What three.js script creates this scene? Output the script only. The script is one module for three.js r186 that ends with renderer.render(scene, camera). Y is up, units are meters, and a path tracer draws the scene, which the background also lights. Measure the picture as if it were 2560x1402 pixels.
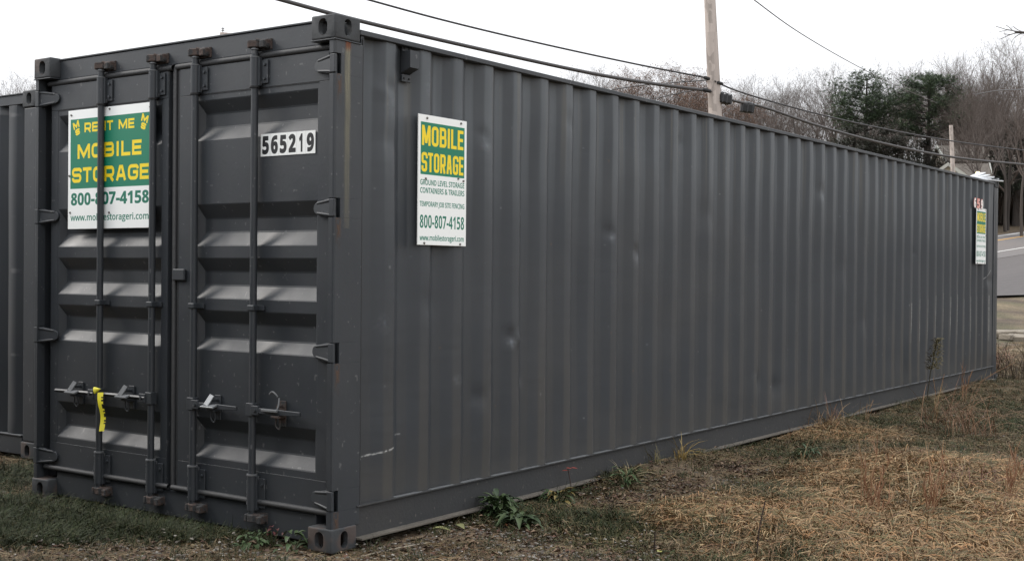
import * as THREE from 'three';
import { RoundedBoxGeometry } from 'three/addons/geometries/RoundedBoxGeometry.js';
import * as BGU from 'three/addons/utils/BufferGeometryUtils.js';
import { Brush, Evaluator, SUBTRACTION } from 'three-bvh-csg';

// ------------------------------------------------------------------ camera, sky, sun, exposure
const scene = new THREE.Scene();
const FOC = 3103.2;                                    // focal length in photo pixels (2560 x 1402)
const CAM = new THREE.Vector3(4.1348, 1.37, 4.3355), YAW = 0.61866;
const camera = new THREE.PerspectiveCamera(2 * Math.atan(701 / FOC) * 180 / Math.PI, 1024 / 560, 0.1, 3000);
camera.rotation.order = 'YXZ';
camera.position.copy(CAM);
camera.rotation.set(-0.0083, YAW, 0.00886);
camera.updateMatrixWorld(true);

const SUN = new THREE.Vector3(-0.78, 0.55, 0.3).normalize();
{ // an even overcast: over twice as bright overhead than at the horizon, a soft bright part where the sun is
  const W = 512, H = 256, data = new Float32Array(W * H * 4);
  for (let r = 0; r < H; r++) for (let c = 0; c < W; c++) {
    const up = ((r + 0.5) / H - 0.5) * Math.PI, ph = ((c + 0.5) / W - 0.5) * 2 * Math.PI;
    const y = Math.sin(up), x = Math.cos(ph) * Math.cos(up), z = Math.sin(ph) * Math.cos(up);
    const d = Math.max(0, x * SUN.x + y * SUN.y + z * SUN.z);
    let L = y > 0 ? 0.345 * (1 + 1.35 * y) : 0.12;
    if (y > 0) L *= 1 + 0.35 * Math.pow(d, 4);
    const o = (r * W + c) * 4;
    data[o] = L * 0.985; data[o + 1] = L; data[o + 2] = L * 1.03; data[o + 3] = 1;
  }
  const sky = new THREE.DataTexture(data, W, H, THREE.RGBAFormat, THREE.FloatType);
  sky.mapping = THREE.EquirectangularReflectionMapping; sky.magFilter = THREE.LinearFilter; sky.minFilter = THREE.LinearFilter; sky.needsUpdate = true;
  scene.background = sky; scene.environment = sky;
}
const sun = new THREE.DirectionalLight(0xfff8f0, 0.5);
sun.position.copy(SUN).multiplyScalar(60); sun.castShadow = true; sun.shadow.radius = 30;
sun.shadow.mapSize.set(2048, 2048);
Object.assign(sun.shadow.camera, { left: -30, right: 30, top: 30, bottom: -30, near: 1, far: 160 });
scene.add(sun, sun.target);
const renderer = new THREE.WebGLRenderer({ antialias: true });
renderer.toneMapping = THREE.LinearToneMapping;
renderer.toneMappingExposure = 2.9;
renderer.shadowMap.enabled = true;

// ------------------------------------------------------------------ helpers
function rng(s) { return () => { s = (s + 0x6d2b79f5) | 0; let t = Math.imul(s ^ (s >>> 15), 1 | s); t = (t + Math.imul(t ^ (t >>> 7), 61 | t)) ^ t; return ((t ^ (t >>> 14)) >>> 0) / 4294967296; }; }
const V = (x, y, z) => new THREE.Vector3(x, y, z);
const { clamp, lerp, smoothstep } = THREE.MathUtils;
const taken = {};
function numbered(n) { const k = taken[n] = (taken[n] ?? -1) + 1; return k ? n + '_' + String(k).padStart(3, '0') : n; }
function tag(o, label, category, group, kind) {
  if (label) o.userData.label = label;
  if (category) o.userData.category = category;
  if (group) o.userData.group = group;
  if (kind) o.userData.kind = kind;
  return o;
}
function thing(name, label, category, pos, group) {
  const o = new THREE.Group(); o.name = numbered(name); o.position.copy(pos); scene.add(o);
  return tag(o, label, category, group);
}
const hash = (x, y, s) => { let h = Math.imul(x | 0, 374761393) ^ Math.imul(y | 0, 668265263) ^ Math.imul(s | 0, 2147483647 ^ 0x51ab3); h = Math.imul(h ^ (h >>> 13), 1274126177); return ((h ^ (h >>> 16)) >>> 0) / 4294967296; };
function vnoise(x, y, s, per = 1 << 20) {
  const ix = Math.floor(x), iy = Math.floor(y), fx = x - ix, fy = y - iy, u = fx * fx * (3 - 2 * fx), v = fy * fy * (3 - 2 * fy), m = (a) => ((a % per) + per) % per;
  const a = hash(m(ix), m(iy), s), b = hash(m(ix + 1), m(iy), s), c = hash(m(ix), m(iy + 1), s), d = hash(m(ix + 1), m(iy + 1), s);
  return lerp(lerp(a, b, u), lerp(c, d, u), v);
}
function fbm(x, y, s, o = 4, per = 1 << 20) { let t = 0, a = 0.5, n = 0; for (let i = 0; i < o; i++) { t += a * vnoise(x, y, s + i, per); n += a; a *= 0.5; x *= 2; y *= 2; per *= 2; } return t / n; }
const srgb = (l) => { l = clamp(l, 0, 1); return 255 * (l <= 0.0031308 ? 12.92 * l : 1.055 * Math.pow(l, 1 / 2.4) - 0.055); };
function colorTex(w, h, f, mx = 1, my = 1) {   // f(x, y) -> linear rgb; mx, my: metres that one tile covers
  const d = new Uint8Array(w * h * 4);
  for (let y = 0; y < h; y++) for (let x = 0; x < w; x++) { const c = f(x / w, y / h), o = (y * w + x) * 4; d[o] = srgb(c[0]); d[o + 1] = srgb(c[1]); d[o + 2] = srgb(c[2]); d[o + 3] = 255; }
  const t = new THREE.DataTexture(d, w, h); t.colorSpace = THREE.SRGBColorSpace; t.wrapS = t.wrapT = THREE.RepeatWrapping; t.magFilter = THREE.LinearFilter; t.minFilter = THREE.LinearMipmapLinearFilter; t.generateMipmaps = true;
  t.repeat.set(1 / mx, 1 / my); t.needsUpdate = true; return t;
}
function greyTex(w, h, f, mx = 1, my = 1) {
  const d = new Uint8Array(w * h * 4);
  for (let y = 0; y < h; y++) for (let x = 0; x < w; x++) { const c = clamp(f(x / w, y / h), 0, 1) * 255, o = (y * w + x) * 4; d[o] = d[o + 1] = d[o + 2] = c; d[o + 3] = 255; }
  const t = new THREE.DataTexture(d, w, h); t.wrapS = t.wrapT = THREE.RepeatWrapping; t.magFilter = THREE.LinearFilter; t.minFilter = THREE.LinearMipmapLinearFilter; t.generateMipmaps = true;
  t.repeat.set(1 / mx, 1 / my); t.needsUpdate = true; return t;
}
// uv in metres from the dominant axis of each face
function metreUV(g) {
  g = g.index ? g.toNonIndexed() : g;
  const p = g.attributes.position, n = g.attributes.normal, uv = new Float32Array(p.count * 2);
  for (let i = 0; i < p.count; i += 3) {
    let ax = 0, ay = 0, az = 0;
    for (let k = 0; k < 3; k++) { ax += Math.abs(n.getX(i + k)); ay += Math.abs(n.getY(i + k)); az += Math.abs(n.getZ(i + k)); }
    for (let k = 0; k < 3; k++) {
      const x = p.getX(i + k), y = p.getY(i + k), z = p.getZ(i + k), o = (i + k) * 2;
      if (ax >= ay && ax >= az) { uv[o] = z; uv[o + 1] = y; } else if (az >= ay) { uv[o] = x; uv[o + 1] = y; } else { uv[o] = x; uv[o + 1] = z; }
    }
  }
  g.setAttribute('uv', new THREE.BufferAttribute(uv, 2));
  return g;
}
function merge(list) {
  const gs = list.flat(9).map((g) => { g = metreUV(g); for (const k of Object.keys(g.attributes)) if (!['position', 'normal', 'uv'].includes(k)) g.deleteAttribute(k); g.morphAttributes = {}; g.clearGroups(); return g; });
  return gs.length > 1 ? BGU.mergeGeometries(gs) : gs[0];
}
// geometries are given in the thing's own coordinates plus off
function part(name, list, mat, parent, off) {
  const g = merge([].concat(list)); if (off) g.translate(-off.x, -off.y, -off.z);
  const m = new THREE.Mesh(g, mat); m.name = parent && parent !== scene ? name : numbered(name);
  if (parent) parent.add(m); return m;
}
// a box between two corners, its edges rounded
function box(x0, x1, y0, y1, z0, z1, r = 0.004, seg = 1) {
  const w = Math.abs(x1 - x0), h = Math.abs(y1 - y0), d = Math.abs(z1 - z0); r = Math.min(r, w * 0.45, h * 0.45, d * 0.45);
  const g = r > 0 ? new RoundedBoxGeometry(w, h, d, seg, r) : new THREE.BoxGeometry(w, h, d);
  return g.translate((x0 + x1) / 2, (y0 + y1) / 2, (z0 + z1) / 2);
}
function cyl(a, b, r0, r1 = r0, n = 12) {
  const d = b.clone().sub(a), g = new THREE.CylinderGeometry(r1, r0, d.length(), n, 1);
  g.applyQuaternion(new THREE.Quaternion().setFromUnitVectors(V(0, 1, 0), d.clone().normalize()));
  return g.translate((a.x + b.x) / 2, (a.y + b.y) / 2, (a.z + b.z) / 2);
}
function tube(pts, r, n = 8, seg) { return new THREE.TubeGeometry(new THREE.CatmullRomCurve3(pts), seg ?? pts.length * 6, r, n, false); }
function ex(shape, depth, bevel = 0, cs = 6) { return new THREE.ExtrudeGeometry(shape, { depth, bevelEnabled: bevel > 0, bevelThickness: bevel, bevelSize: bevel, bevelOffset: -bevel, bevelSegments: 1, curveSegments: cs }); }
function poly(pts) { const s = new THREE.Shape(); pts.forEach(([x, y], i) => i ? s.lineTo(x, y) : s.moveTo(x, y)); return s; }
function meshFrom(P, I, N, UV) {
  const g = new THREE.BufferGeometry(); g.setAttribute('position', new THREE.Float32BufferAttribute(P, 3)); g.setIndex(I);
  if (UV) g.setAttribute('uv', new THREE.Float32BufferAttribute(UV, 2));
  if (N) g.setAttribute('normal', new THREE.Float32BufferAttribute(N, 3)); else g.computeVertexNormals(); return g;
}
const std = (o) => new THREE.MeshStandardMaterial({ side: THREE.DoubleSide, ...o });

// ground frame: D metres ahead of the camera, L metres to its right
const FX = -Math.sin(YAW), FZ = -Math.cos(YAW), RX = Math.cos(YAW), RZ = -Math.sin(YAW);
const toDL = (x, z) => [(x - CAM.x) * FX + (z - CAM.z) * FZ, (x - CAM.x) * RX + (z - CAM.z) * RZ];
const fromDL = (D, L) => [CAM.x + D * FX + L * RX, CAM.z + D * FZ + L * RZ];
function hill(D) { if (D < 25) return 0; if (D < 34) return 0.6 * Math.pow((D - 25) / 9, 1.4); const d = D - 34; return d < 110 ? 0.6 + 0.0857 * d : 10.03 + 14 * (1 - Math.exp(-(d - 110) * 0.0061)); }
const bumps = [];      // [x, z, radius, height]
function ground(x, z) {
  const [D, L] = toDL(x, z);
  let y = hill(D);
  const inside = smoothstep(Math.min(0.35 - x, x + 2.8, 0.3 - z, z + 12.6), -0.5, 0.1);
  if (D < 40) {
    y += -0.012 + (fbm(x * 1.1 + 9, z * 1.1 + 4, 5, 3) - 0.5) * 0.09 * (1 - inside) + (fbm(x * 5, z * 5, 8, 3) - 0.5) * 0.035 * (1 - 0.85 * inside);
    for (const [bx, bz, r, h] of bumps) { const q = ((x - bx) ** 2 + (z - bz) ** 2) / (r * r); if (q < 6) y += h * Math.exp(-q); }
    if (x < -0.06 && x > -2.4 && z < -0.1 && z > -12.1) y = Math.min(y, -0.01);
  } else y += (fbm(x * 0.12, z * 0.12, 15, 3) - 0.5) * 0.5 * smoothstep(D, 40, 80);
  return y;
}
function ray(u, v) { return V((u - 1280) / FOC, -(v - 701) / FOC, -1).applyQuaternion(camera.quaternion); }
function atDepth(u, v, D) { return CAM.clone().addScaledVector(ray(u, v), D); }
function onGround(u, v, f = ground) {
  const d = ray(u, v); let lo = 3, hi = 3;
  for (; hi < 260; hi += 0.25) { const p = CAM.clone().addScaledVector(d, hi); if (p.y < f(p.x, p.z)) break; lo = hi; }
  for (let i = 0; i < 20; i++) { const m = (lo + hi) / 2, p = CAM.clone().addScaledVector(d, m); if (p.y < f(p.x, p.z)) hi = m; else lo = m; }
  const p = CAM.clone().addScaledVector(d, hi); p.y = f(p.x, p.z); return p;
}
for (const [u, v, r, h] of [[1560, 1185, 0.45, 0.07], [1700, 1150, 0.5, 0.06], [1500, 1210, 0.25, 0.03], [2050, 1060, 0.8, 0.05], [2300, 1010, 0.9, 0.05], [2440, 970, 0.8, 0.08], [2400, 1180, 0.7, 0.06], [2500, 1300, 0.5, 0.05]]) {
  const p = onGround(u, v, () => 0); bumps.push([p.x, p.z, r, h]);
}

// ------------------------------------------------------------------ materials
const GREY = [0.0272, 0.0315, 0.037];
const paintMap = colorTex(1024, 1024, (x, y) => {
  const n = fbm(x * 5, y * 5, 21, 5, 5), m = fbm(x * 40, y * 12, 31, 3, 40), c = fbm(x * 90, y * 90, 41, 2, 90);
  let k = 0.86 + 0.2 * n + 0.1 * m;
  const dust = smoothstep(n, 0.5, 0.75) * 0.2;
  let r = GREY[0] * k, g = GREY[1] * k, b = GREY[2] * k;
  r = lerp(r, 0.044, dust); g = lerp(g, 0.044, dust); b = lerp(b, 0.045, dust);
  if (c > 0.83) { const t = smoothstep(c, 0.83, 0.9) * 0.5; r = lerp(r, 0.14, t); g = lerp(g, 0.14, t); b = lerp(b, 0.14, t); }
  return [r, g, b];
}, 2, 2);
const peel = greyTex(512, 512, (x, y) => 0.6 * fbm(x * 60, y * 60, 51, 3, 60) + 0.4 * fbm(x * 12, y * 12, 55, 3, 12), 0.8, 0.8);
const roughMap = greyTex(512, 512, (x, y) => 0.36 + 0.28 * fbm(x * 7, y * 7, 61, 4, 7), 1.7, 1.7);
const paint = std({ map: paintMap, roughnessMap: roughMap, roughness: 1, bumpMap: peel, bumpScale: 0.0005 });
const rustMap = colorTex(512, 512, (x, y) => {
  const n = fbm(x * 9, y * 9, 71, 4, 9), t = smoothstep(n, 0.38, 0.62);
  return [lerp(0.032, 0.062, t), lerp(0.033, 0.043, t), lerp(0.034, 0.036, t)].map((q) => q * (0.75 + 0.5 * fbm(x * 50, y * 50, 75, 2, 50)));
}, 0.35, 0.35);
const castMap = colorTex(512, 512, (x, y) => { const n = fbm(x * 6, y * 6, 171, 4, 6), t = smoothstep(n, 0.56, 0.7) * 0.8, k = 0.85 + 0.3 * fbm(x * 20, y * 20, 175, 3, 20); return [lerp(0.034, 0.07, t) * k, lerp(0.037, 0.05, t) * k, lerp(0.04, 0.042, t) * k]; }, 0.9, 0.9);
const castPaint = std({ map: castMap, roughness: 0.7, bumpMap: peel, bumpScale: 0.002 });
const rust = std({ map: rustMap, roughness: 0.9, bumpMap: peel, bumpScale: 0.004 });
const rubber = std({ color: new THREE.Color(0.034, 0.035, 0.037), roughness: 0.65, bumpMap: peel, bumpScale: 0.002 });
const railPaint = std({ map: paintMap, color: new THREE.Color(1.12, 1.0, 0.88), roughness: 0.75, bumpMap: peel, bumpScale: 0.0015 });
const dusty = std({ map: soilDust(), roughness: 0.95, bumpMap: peel, bumpScale: 0.002 });
function soilDust() { return colorTex(256, 256, (x, y) => { const k = 0.6 + 0.8 * fbm(x * 8, y * 8, 181, 4, 8); return [0.115 * k, 0.102 * k, 0.085 * k]; }, 1.1, 1.1); }
const black = std({ color: new THREE.Color(0.012, 0.012, 0.013), roughness: 0.7 });
const zinc = std({ color: new THREE.Color(0.24, 0.25, 0.26), roughness: 0.45, metalness: 0.6, bumpMap: peel, bumpScale: 0.001 });
const chalk = std({ color: new THREE.Color(0.125, 0.13, 0.135), roughness: 0.8, bumpMap: peel, bumpScale: 0.003 });
const screwMat = std({ color: new THREE.Color(0.16, 0.15, 0.14), roughness: 0.5, metalness: 0.5 });

// the long side: dirt on the raised flats, drips, scratches and wear, with sheen and highlights painted in
const PITCH = 0.2777, Z0 = -0.4585;              // far edge of each raised flat: Z0 - k PITCH
const DENTS = [[-0.43, 2.29, 0.05, 0.014], [-0.36, 2.27, 0.06, -0.01], [-0.42, 2.02, 0.1, 0.01], [-1.22, 2.12, 0.05, 0.014], [-1.5, 0.99, 0.055, 0.017], [-1.56, 0.97, 0.05, -0.014], [-2.6, 1.62, 0.06, 0.012], [-2.93, 1.5, 0.07, 0.013], [-1.2, 0.66, 0.07, 0.009], [-6.24, 2.09, 0.1, 0.016], [-8.9, 1.6, 0.08, 0.014], [-11.8, 1.3, 0.1, 0.016],
  [-4.95, 0.5, 0.1, 0.016], [-5.3, 0.42, 0.12, 0.014], [-2.1, 2.28, 0.09, 0.01], [-3.6, 2.3, 0.08, 0.012], [-7.4, 0.9, 0.15, 0.012], [-0.75, 1.2, 0.12, 0.008], [-4.0, 1.8, 0.15, 0.009], [-6.8, 1.4, 0.2, 0.008]];
const side = document.createElement('canvas'); side.width = 2048; side.height = 512;
{
  const c = side.getContext('2d'), id = c.createImageData(2048, 512), LEN = 12.2, HT = 2.6;
  for (let py = 0; py < 512; py++) for (let px = 0; px < 2048; px++) {
    const z = -(px + 0.5) / 2048 * LEN, y = (1 - (py + 0.5) / 512) * HT;
    let ph = (((Z0 - z) / PITCH) % 1 + 1) % 1;                    // 0 at the far edge of a raised flat, 0.75..1 the raised flat itself
    const id2 = Math.floor((Z0 - z) / PITCH), flat = smoothstep(ph, 0.7, 0.76), inner = smoothstep(ph, 0.22, 0.27) * (1 - smoothstep(ph, 0.5, 0.54));
    const n = fbm(z * 1.6, y * 1.6, 81, 4), st = fbm(z * 22, y * 1.1, 91, 3), fine = fbm(z * 30, y * 30, 97, 2), per = hash(id2, 3, 7);
    let k = 0.86 + 0.16 * n + 0.14 * st + 0.06 * (fine - 0.5);
    k *= 1.16; let r = GREY[0] * k, g = GREY[1] * k, b = GREY[2] * k;
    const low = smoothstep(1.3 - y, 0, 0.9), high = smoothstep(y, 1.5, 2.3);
    let dust = (flat * (0.5 + 0.5 * per) + 0.35 * inner) * low * (0.4 + 0.6 * st) * 0.66 + 0.16 * smoothstep(n, 0.5, 0.8);  // dirt on the flats, strengthened to paint in their light contrast with the slopes
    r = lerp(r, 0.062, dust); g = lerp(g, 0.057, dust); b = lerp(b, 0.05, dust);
    const skySheen = high * (0.3 + 0.55 * st + 0.3 * n) * (0.3 + 0.7 * Math.max(flat, inner * 0.85)) * 0.85; r = lerp(r, 0.095, skySheen); g = lerp(g, 0.107, skySheen); b = lerp(b, 0.117, skySheen);  // sky reflection painted into the colour: upper flats lighter, slopes less so
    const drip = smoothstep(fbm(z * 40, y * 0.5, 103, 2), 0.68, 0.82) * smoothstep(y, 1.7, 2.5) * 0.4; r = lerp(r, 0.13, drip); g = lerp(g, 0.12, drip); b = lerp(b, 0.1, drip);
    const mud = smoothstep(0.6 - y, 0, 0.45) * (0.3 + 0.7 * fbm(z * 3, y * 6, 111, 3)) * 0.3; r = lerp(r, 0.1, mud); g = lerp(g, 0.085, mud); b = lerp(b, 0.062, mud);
    const o = (py * 2048 + px) * 4; id.data[o] = srgb(r); id.data[o + 1] = srgb(g); id.data[o + 2] = srgb(b); id.data[o + 3] = 255;
  }
  c.putImageData(id, 0, 0);
  const R = rng(7), X = (z) => -z / LEN * 2048, Y = (y) => (1 - y / HT) * 512;
  c.lineCap = 'round';
  // reflected highlights painted as light streaks on ridge edges along the far third
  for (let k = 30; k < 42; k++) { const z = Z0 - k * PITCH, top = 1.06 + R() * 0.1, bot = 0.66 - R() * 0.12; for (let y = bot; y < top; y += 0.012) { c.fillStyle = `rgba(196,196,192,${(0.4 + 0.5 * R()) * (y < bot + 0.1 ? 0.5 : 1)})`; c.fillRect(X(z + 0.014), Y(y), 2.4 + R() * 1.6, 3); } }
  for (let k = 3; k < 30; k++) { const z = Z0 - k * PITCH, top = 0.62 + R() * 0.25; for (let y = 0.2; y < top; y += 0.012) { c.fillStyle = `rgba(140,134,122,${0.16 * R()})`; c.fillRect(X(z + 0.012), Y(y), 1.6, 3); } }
  // scratches and chips
  const line = (pts, w, col) => { c.strokeStyle = col; for (let i = 0; i + 1 < pts.length; i++) { const [a, b] = [pts[i], pts[i + 1]]; for (let t = 0; t < 1; t += 0.06) if (R() < 0.8) { c.lineWidth = w * (0.5 + R()); c.beginPath(); c.moveTo(X(lerp(a[0], b[0], t)), Y(lerp(a[1], b[1], t) + (R() - 0.5) * 0.004)); c.lineTo(X(lerp(a[0], b[0], t + 0.06)), Y(lerp(a[1], b[1], t + 0.06))); c.stroke(); } } };
  line([[-0.21, 0.43], [-0.34, 0.44], [-0.47, 0.46]], 1.1, 'rgba(196,196,192,.8)');
  line([[-0.49, 0.52], [-0.56, 0.52]], 0.9, 'rgba(170,170,168,.5)');
  line([[-11.55, 1.22], [-11.9, 1.42]], 2.2, 'rgba(165,165,165,.7)');
  for (let i = 0; i < 170; i++) { const z = -0.3 - R() * 11.6, y = 0.25 + R() * 2.2; c.fillStyle = R() < 0.3 ? `rgba(120,80,55,${0.4 * R()})` : `rgba(175,175,172,${0.45 * R()})`; c.fillRect(X(z), Y(y), 1 + R() * 1.6, 1 + R() * 2.5); }
  for (const [z, y, w, h] of [[-0.43, 2.2, 0.09, 0.1], [-0.5, 1.75, 0.12, 0.14], [-1.23, 2.06, 0.07, 0.06], [-1.5, 0.96, 0.07, 0.05], [-0.38, 1.1, 0.1, 0.1], [-0.98, 0.78, 0.09, 0.05], [-1.62, 0.72, 0.08, 0.06], [-2.62, 1.6, 0.07, 0.06], [-2.95, 1.46, 0.09, 0.07], [-6.26, 2.05, 0.12, 0.06], [-8.9, 1.58, 0.08, 0.05], [-5.2, 0.42, 0.14, 0.12], [-4.85, 0.55, 0.1, 0.08], [-3.3, 2.3, 0.09, 0.2], [-1.9, 2.25, 0.08, 0.22], [-0.72, 2.35, 0.06, 0.12]]) for (let j = 0; j < 90; j++) { const a = R() * 6.283, q = Math.sqrt(R()); c.fillStyle = `rgba(132,140,146,${0.075 * (1 - q)})`; c.fillRect(X(z + Math.cos(a) * q * w * 0.6), Y(y + Math.sin(a) * q * h * 0.6), 1 + R() * 3, 1 + R() * 4); }
  for (let i = 0; i < 26; i++) { const z = -0.3 - R() * 11.6, y = 2.44 - R() * 0.1; for (let j = 0; j < 26; j++) { c.fillStyle = `rgba(${125 + R() * 20},${110 + R() * 15},85,${0.14 * (1 - j / 26) * R()})`; c.fillRect(X(z) + (R() - 0.5), Y(y - j * 0.016), 1.4, 4); } }
}
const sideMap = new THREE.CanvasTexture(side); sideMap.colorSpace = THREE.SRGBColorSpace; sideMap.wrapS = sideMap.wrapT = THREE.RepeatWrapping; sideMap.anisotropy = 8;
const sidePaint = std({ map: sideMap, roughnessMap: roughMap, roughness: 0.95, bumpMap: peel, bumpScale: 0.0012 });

// ------------------------------------------------------------------ signs, drawn in broad square lettering
function glyph(c, ch, x, y, w, h, t) {           // strokes inside the box x, y, w, h (y downwards)
  const a = t / 2, l = x + a, r = x + w - a, u = y + a, d = y + h - a, m = y + h / 2, q = Math.min(w, h) * 0.26;
  c.lineWidth = t; c.lineJoin = 'miter'; c.miterLimit = 3; c.lineCap = 'butt'; c.beginPath();
  const rr = (x0, y0, x1, y1, k) => { c.moveTo(x0 + k, y0); c.arcTo(x1, y0, x1, y1, k); c.arcTo(x1, y1, x0, y1, k); c.arcTo(x0, y1, x0, y0, k); c.arcTo(x0, y0, x1, y0, k); c.closePath(); };
  if (ch === 'M') { c.moveTo(l, y + h); c.lineTo(l, u); c.lineTo(l + t * 0.25, u); c.lineTo((l + r) / 2, d - t * 0.3); c.lineTo(r - t * 0.25, u); c.lineTo(r, u); c.lineTo(r, y + h); }
  else if (ch === 'O') rr(l, u, r, d, q);
  else if (ch === 'B') { c.moveTo(l, u); c.lineTo(r - q, u); c.arcTo(r - t * 0.15, u, r - t * 0.15, m, q * 0.7); c.arcTo(r - t * 0.15, m, r - q, m, q * 0.6); c.lineTo(l, m); c.moveTo(r - q, m); c.arcTo(r, m, r, d, q * 0.7); c.arcTo(r, d, l, d, q * 0.8); c.lineTo(l, d); c.lineTo(l, u - a); }
  else if (ch === 'I') { c.moveTo(x + w / 2, y); c.lineTo(x + w / 2, y + h); }
  else if (ch === 'L') { c.moveTo(l, y); c.lineTo(l, d); c.lineTo(x + w, d); }
  else if (ch === 'E') { c.moveTo(x + w, u); c.lineTo(l, u); c.lineTo(l, d); c.lineTo(x + w, d); c.moveTo(l, m); c.lineTo(x + w * 0.94, m); }
  else if (ch === 'S') { c.moveTo(x + w * 0.97, y + h * 0.31); c.arcTo(r, u, l, u, q * 0.8); c.arcTo(l, u, l, m, q * 0.8); c.arcTo(l, m, r, m, q * 0.7); c.arcTo(r, m, r, d, q * 0.7); c.arcTo(r, d, l, d, q * 0.8); c.arcTo(l, d, l, y + h * 0.69, q * 0.8); c.lineTo(l, y + h * 0.69); }
  else if (ch === 'T') { c.moveTo(x, u); c.lineTo(x + w, u); c.moveTo(x + w / 2, u); c.lineTo(x + w / 2, y + h); }
  else if (ch === 'R') { c.moveTo(l, y + h); c.lineTo(l, u); c.lineTo(r - q, u); c.arcTo(r, u, r, m + a, q * 0.8); c.arcTo(r, m + t * 0.55, l, m + t * 0.55, q * 0.7); c.lineTo(l, m + t * 0.55); c.moveTo(x + w * 0.55, m + t * 0.5); c.lineTo(r, y + h); }
  else if (ch === 'A') { c.moveTo(x + t * 0.55, y + h); c.lineTo(x + w * 0.4, u); c.lineTo(x + w * 0.6, u); c.lineTo(x + w - t * 0.55, y + h); c.moveTo(x + w * 0.2, y + h * 0.68); c.lineTo(x + w * 0.8, y + h * 0.68); }
  else if (ch === 'G') { c.moveTo(x + w * 0.98, y + h * 0.3); c.arcTo(r, u, l, u, q * 0.7); c.arcTo(l, u, l, d, q); c.arcTo(l, d, r, d, q); c.arcTo(r, d, r, m, q * 0.8); c.lineTo(r, m); c.lineTo(x + w * 0.5, m); }
  else if (ch === 'N') { c.moveTo(l, y + h); c.lineTo(l, u); c.lineTo(l + t * 0.25, u); c.lineTo(r - t * 0.25, d); c.lineTo(r, d); c.lineTo(r, y); }
  c.stroke();
}
const WIDE = { M: 1.22, I: 0.36, L: 0.84, E: 0.86, T: 0.9, ' ': 0.5, A: 1.04, N: 1.02 };
function word(c, s, cx, cy, width, h, t) {
  const ws = [...s].map((q) => WIDE[q] ?? 1), gap = 0.16, total = ws.reduce((a, b) => a + b, 0) + gap * (s.length - 1), k = width / total; let x = cx - width / 2;
  [...s].forEach((q, i) => { if (q !== ' ') glyph(c, q, x, cy - h / 2, q === 'I' ? Math.max(ws[i] * k, t) : ws[i] * k, h, t); x += (ws[i] + gap) * k; });
}
function text(c, s, cx, cy, width, cap, font = 'bold', fat = 0) {   // set between cx - width/2 and cx + width/2, capitals cap high
  c.save(); c.font = `${font} 100px sans-serif`; const w = c.measureText(s).width; c.translate(cx, cy); c.scale(width / w, cap / 72); c.textAlign = 'center'; c.textBaseline = 'alphabetic'; c.fillText(s, 0, 36); if (fat) { c.lineWidth = fat; c.strokeText(s, 0, 36); } c.restore();
}
const INK = '#14705a', GRN = '#07775a', YEL = '#f3d51e', WHT = '#eef0ee';
function board(w, h) { const q = document.createElement('canvas'); q.width = w; q.height = h; const c = q.getContext('2d'); c.fillStyle = WHT; c.fillRect(0, 0, w, h); return [q, c]; }
function grime(c, w, h, s) { const R = rng(s); for (let i = 0; i < 260; i++) { c.fillStyle = `rgba(90,90,80,${0.05 * R()})`; const x = R() * w, y = R() * h; c.fillRect(x, y, 1 + R() * 3, 4 + R() * h * 0.12); } }
const canvasTex = (q) => { const t = new THREE.CanvasTexture(q); t.colorSpace = THREE.SRGBColorSpace; t.anisotropy = 8; return t; };
const signWide = (() => {
  const [q, c] = board(1024, 880), W = 1024, H = 880; c.fillStyle = GRN; c.fillRect(W * 0.028, H * 0.075, W * 0.944, H * 0.587); c.strokeStyle = YEL;
  word(c, 'RENT ME', W * 0.49, H * 0.152, W * 0.585, H * 0.08, 16);
  word(c, 'MOBILE', W * 0.49, H * 0.35, W * 0.75, H * 0.122, 25);
  word(c, 'STORAGE', W * 0.497, H * 0.548, W * 0.9, H * 0.126, 25);
  for (const [cx, rot] of [[0.103, 0.32], [0.893, 0.32]]) {      // the tilted M over S mark
    c.save(); c.translate(W * cx, H * 0.15); c.rotate(rot * (cx < 0.5 ? -1 : 1)); c.transform(1, 0, 0, 1, 0, 0);
    glyph(c, 'M', -38, -52, 76, 54, 15); glyph(c, 'S', -27, 8, 56, 46, 14); c.restore();
  }
  c.fillStyle = c.strokeStyle = INK; c.lineJoin = 'round'; text(c, '800-807-4158', W * 0.493, H * 0.75, W * 0.92, H * 0.1, 'bold', 3); text(c, 'www.mobilestorageri.com', W * 0.493, H * 0.905, W * 0.92, H * 0.052, '', 4); grime(c, W, H, 3); return canvasTex(q);
})();
const signTall = (() => {
  const [q, c] = board(640, 1060), W = 640, H = 1060; c.fillStyle = GRN; c.fillRect(W * 0.045, H * 0.055, W * 0.91, H * 0.403); c.strokeStyle = YEL;
  word(c, 'MOBILE', W * 0.5, H * 0.157, W * 0.86, H * 0.155, 28); word(c, 'STORAGE', W * 0.5, H * 0.362, W * 0.87, H * 0.15, 25);
  c.fillStyle = c.strokeStyle = INK; c.lineJoin = 'round';
  text(c, 'GROUND LEVEL STORAGE', W * 0.5, H * 0.518, W * 0.92, H * 0.04, '', 5); text(c, 'CONTAINERS & TRAILERS', W * 0.5, H * 0.58, W * 0.92, H * 0.04, '', 5);
  text(c, 'TEMPORARY JOB SITE FENCING', W * 0.5, H * 0.684, W * 0.93, H * 0.037, '', 5); text(c, '800-807-4158', W * 0.5, H * 0.82, W * 0.93, H * 0.1); text(c, 'www.mobilestorageri.com', W * 0.5, H * 0.945, W * 0.92, H * 0.04, '', 5); grime(c, W, H, 5); return canvasTex(q);
})();
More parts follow.
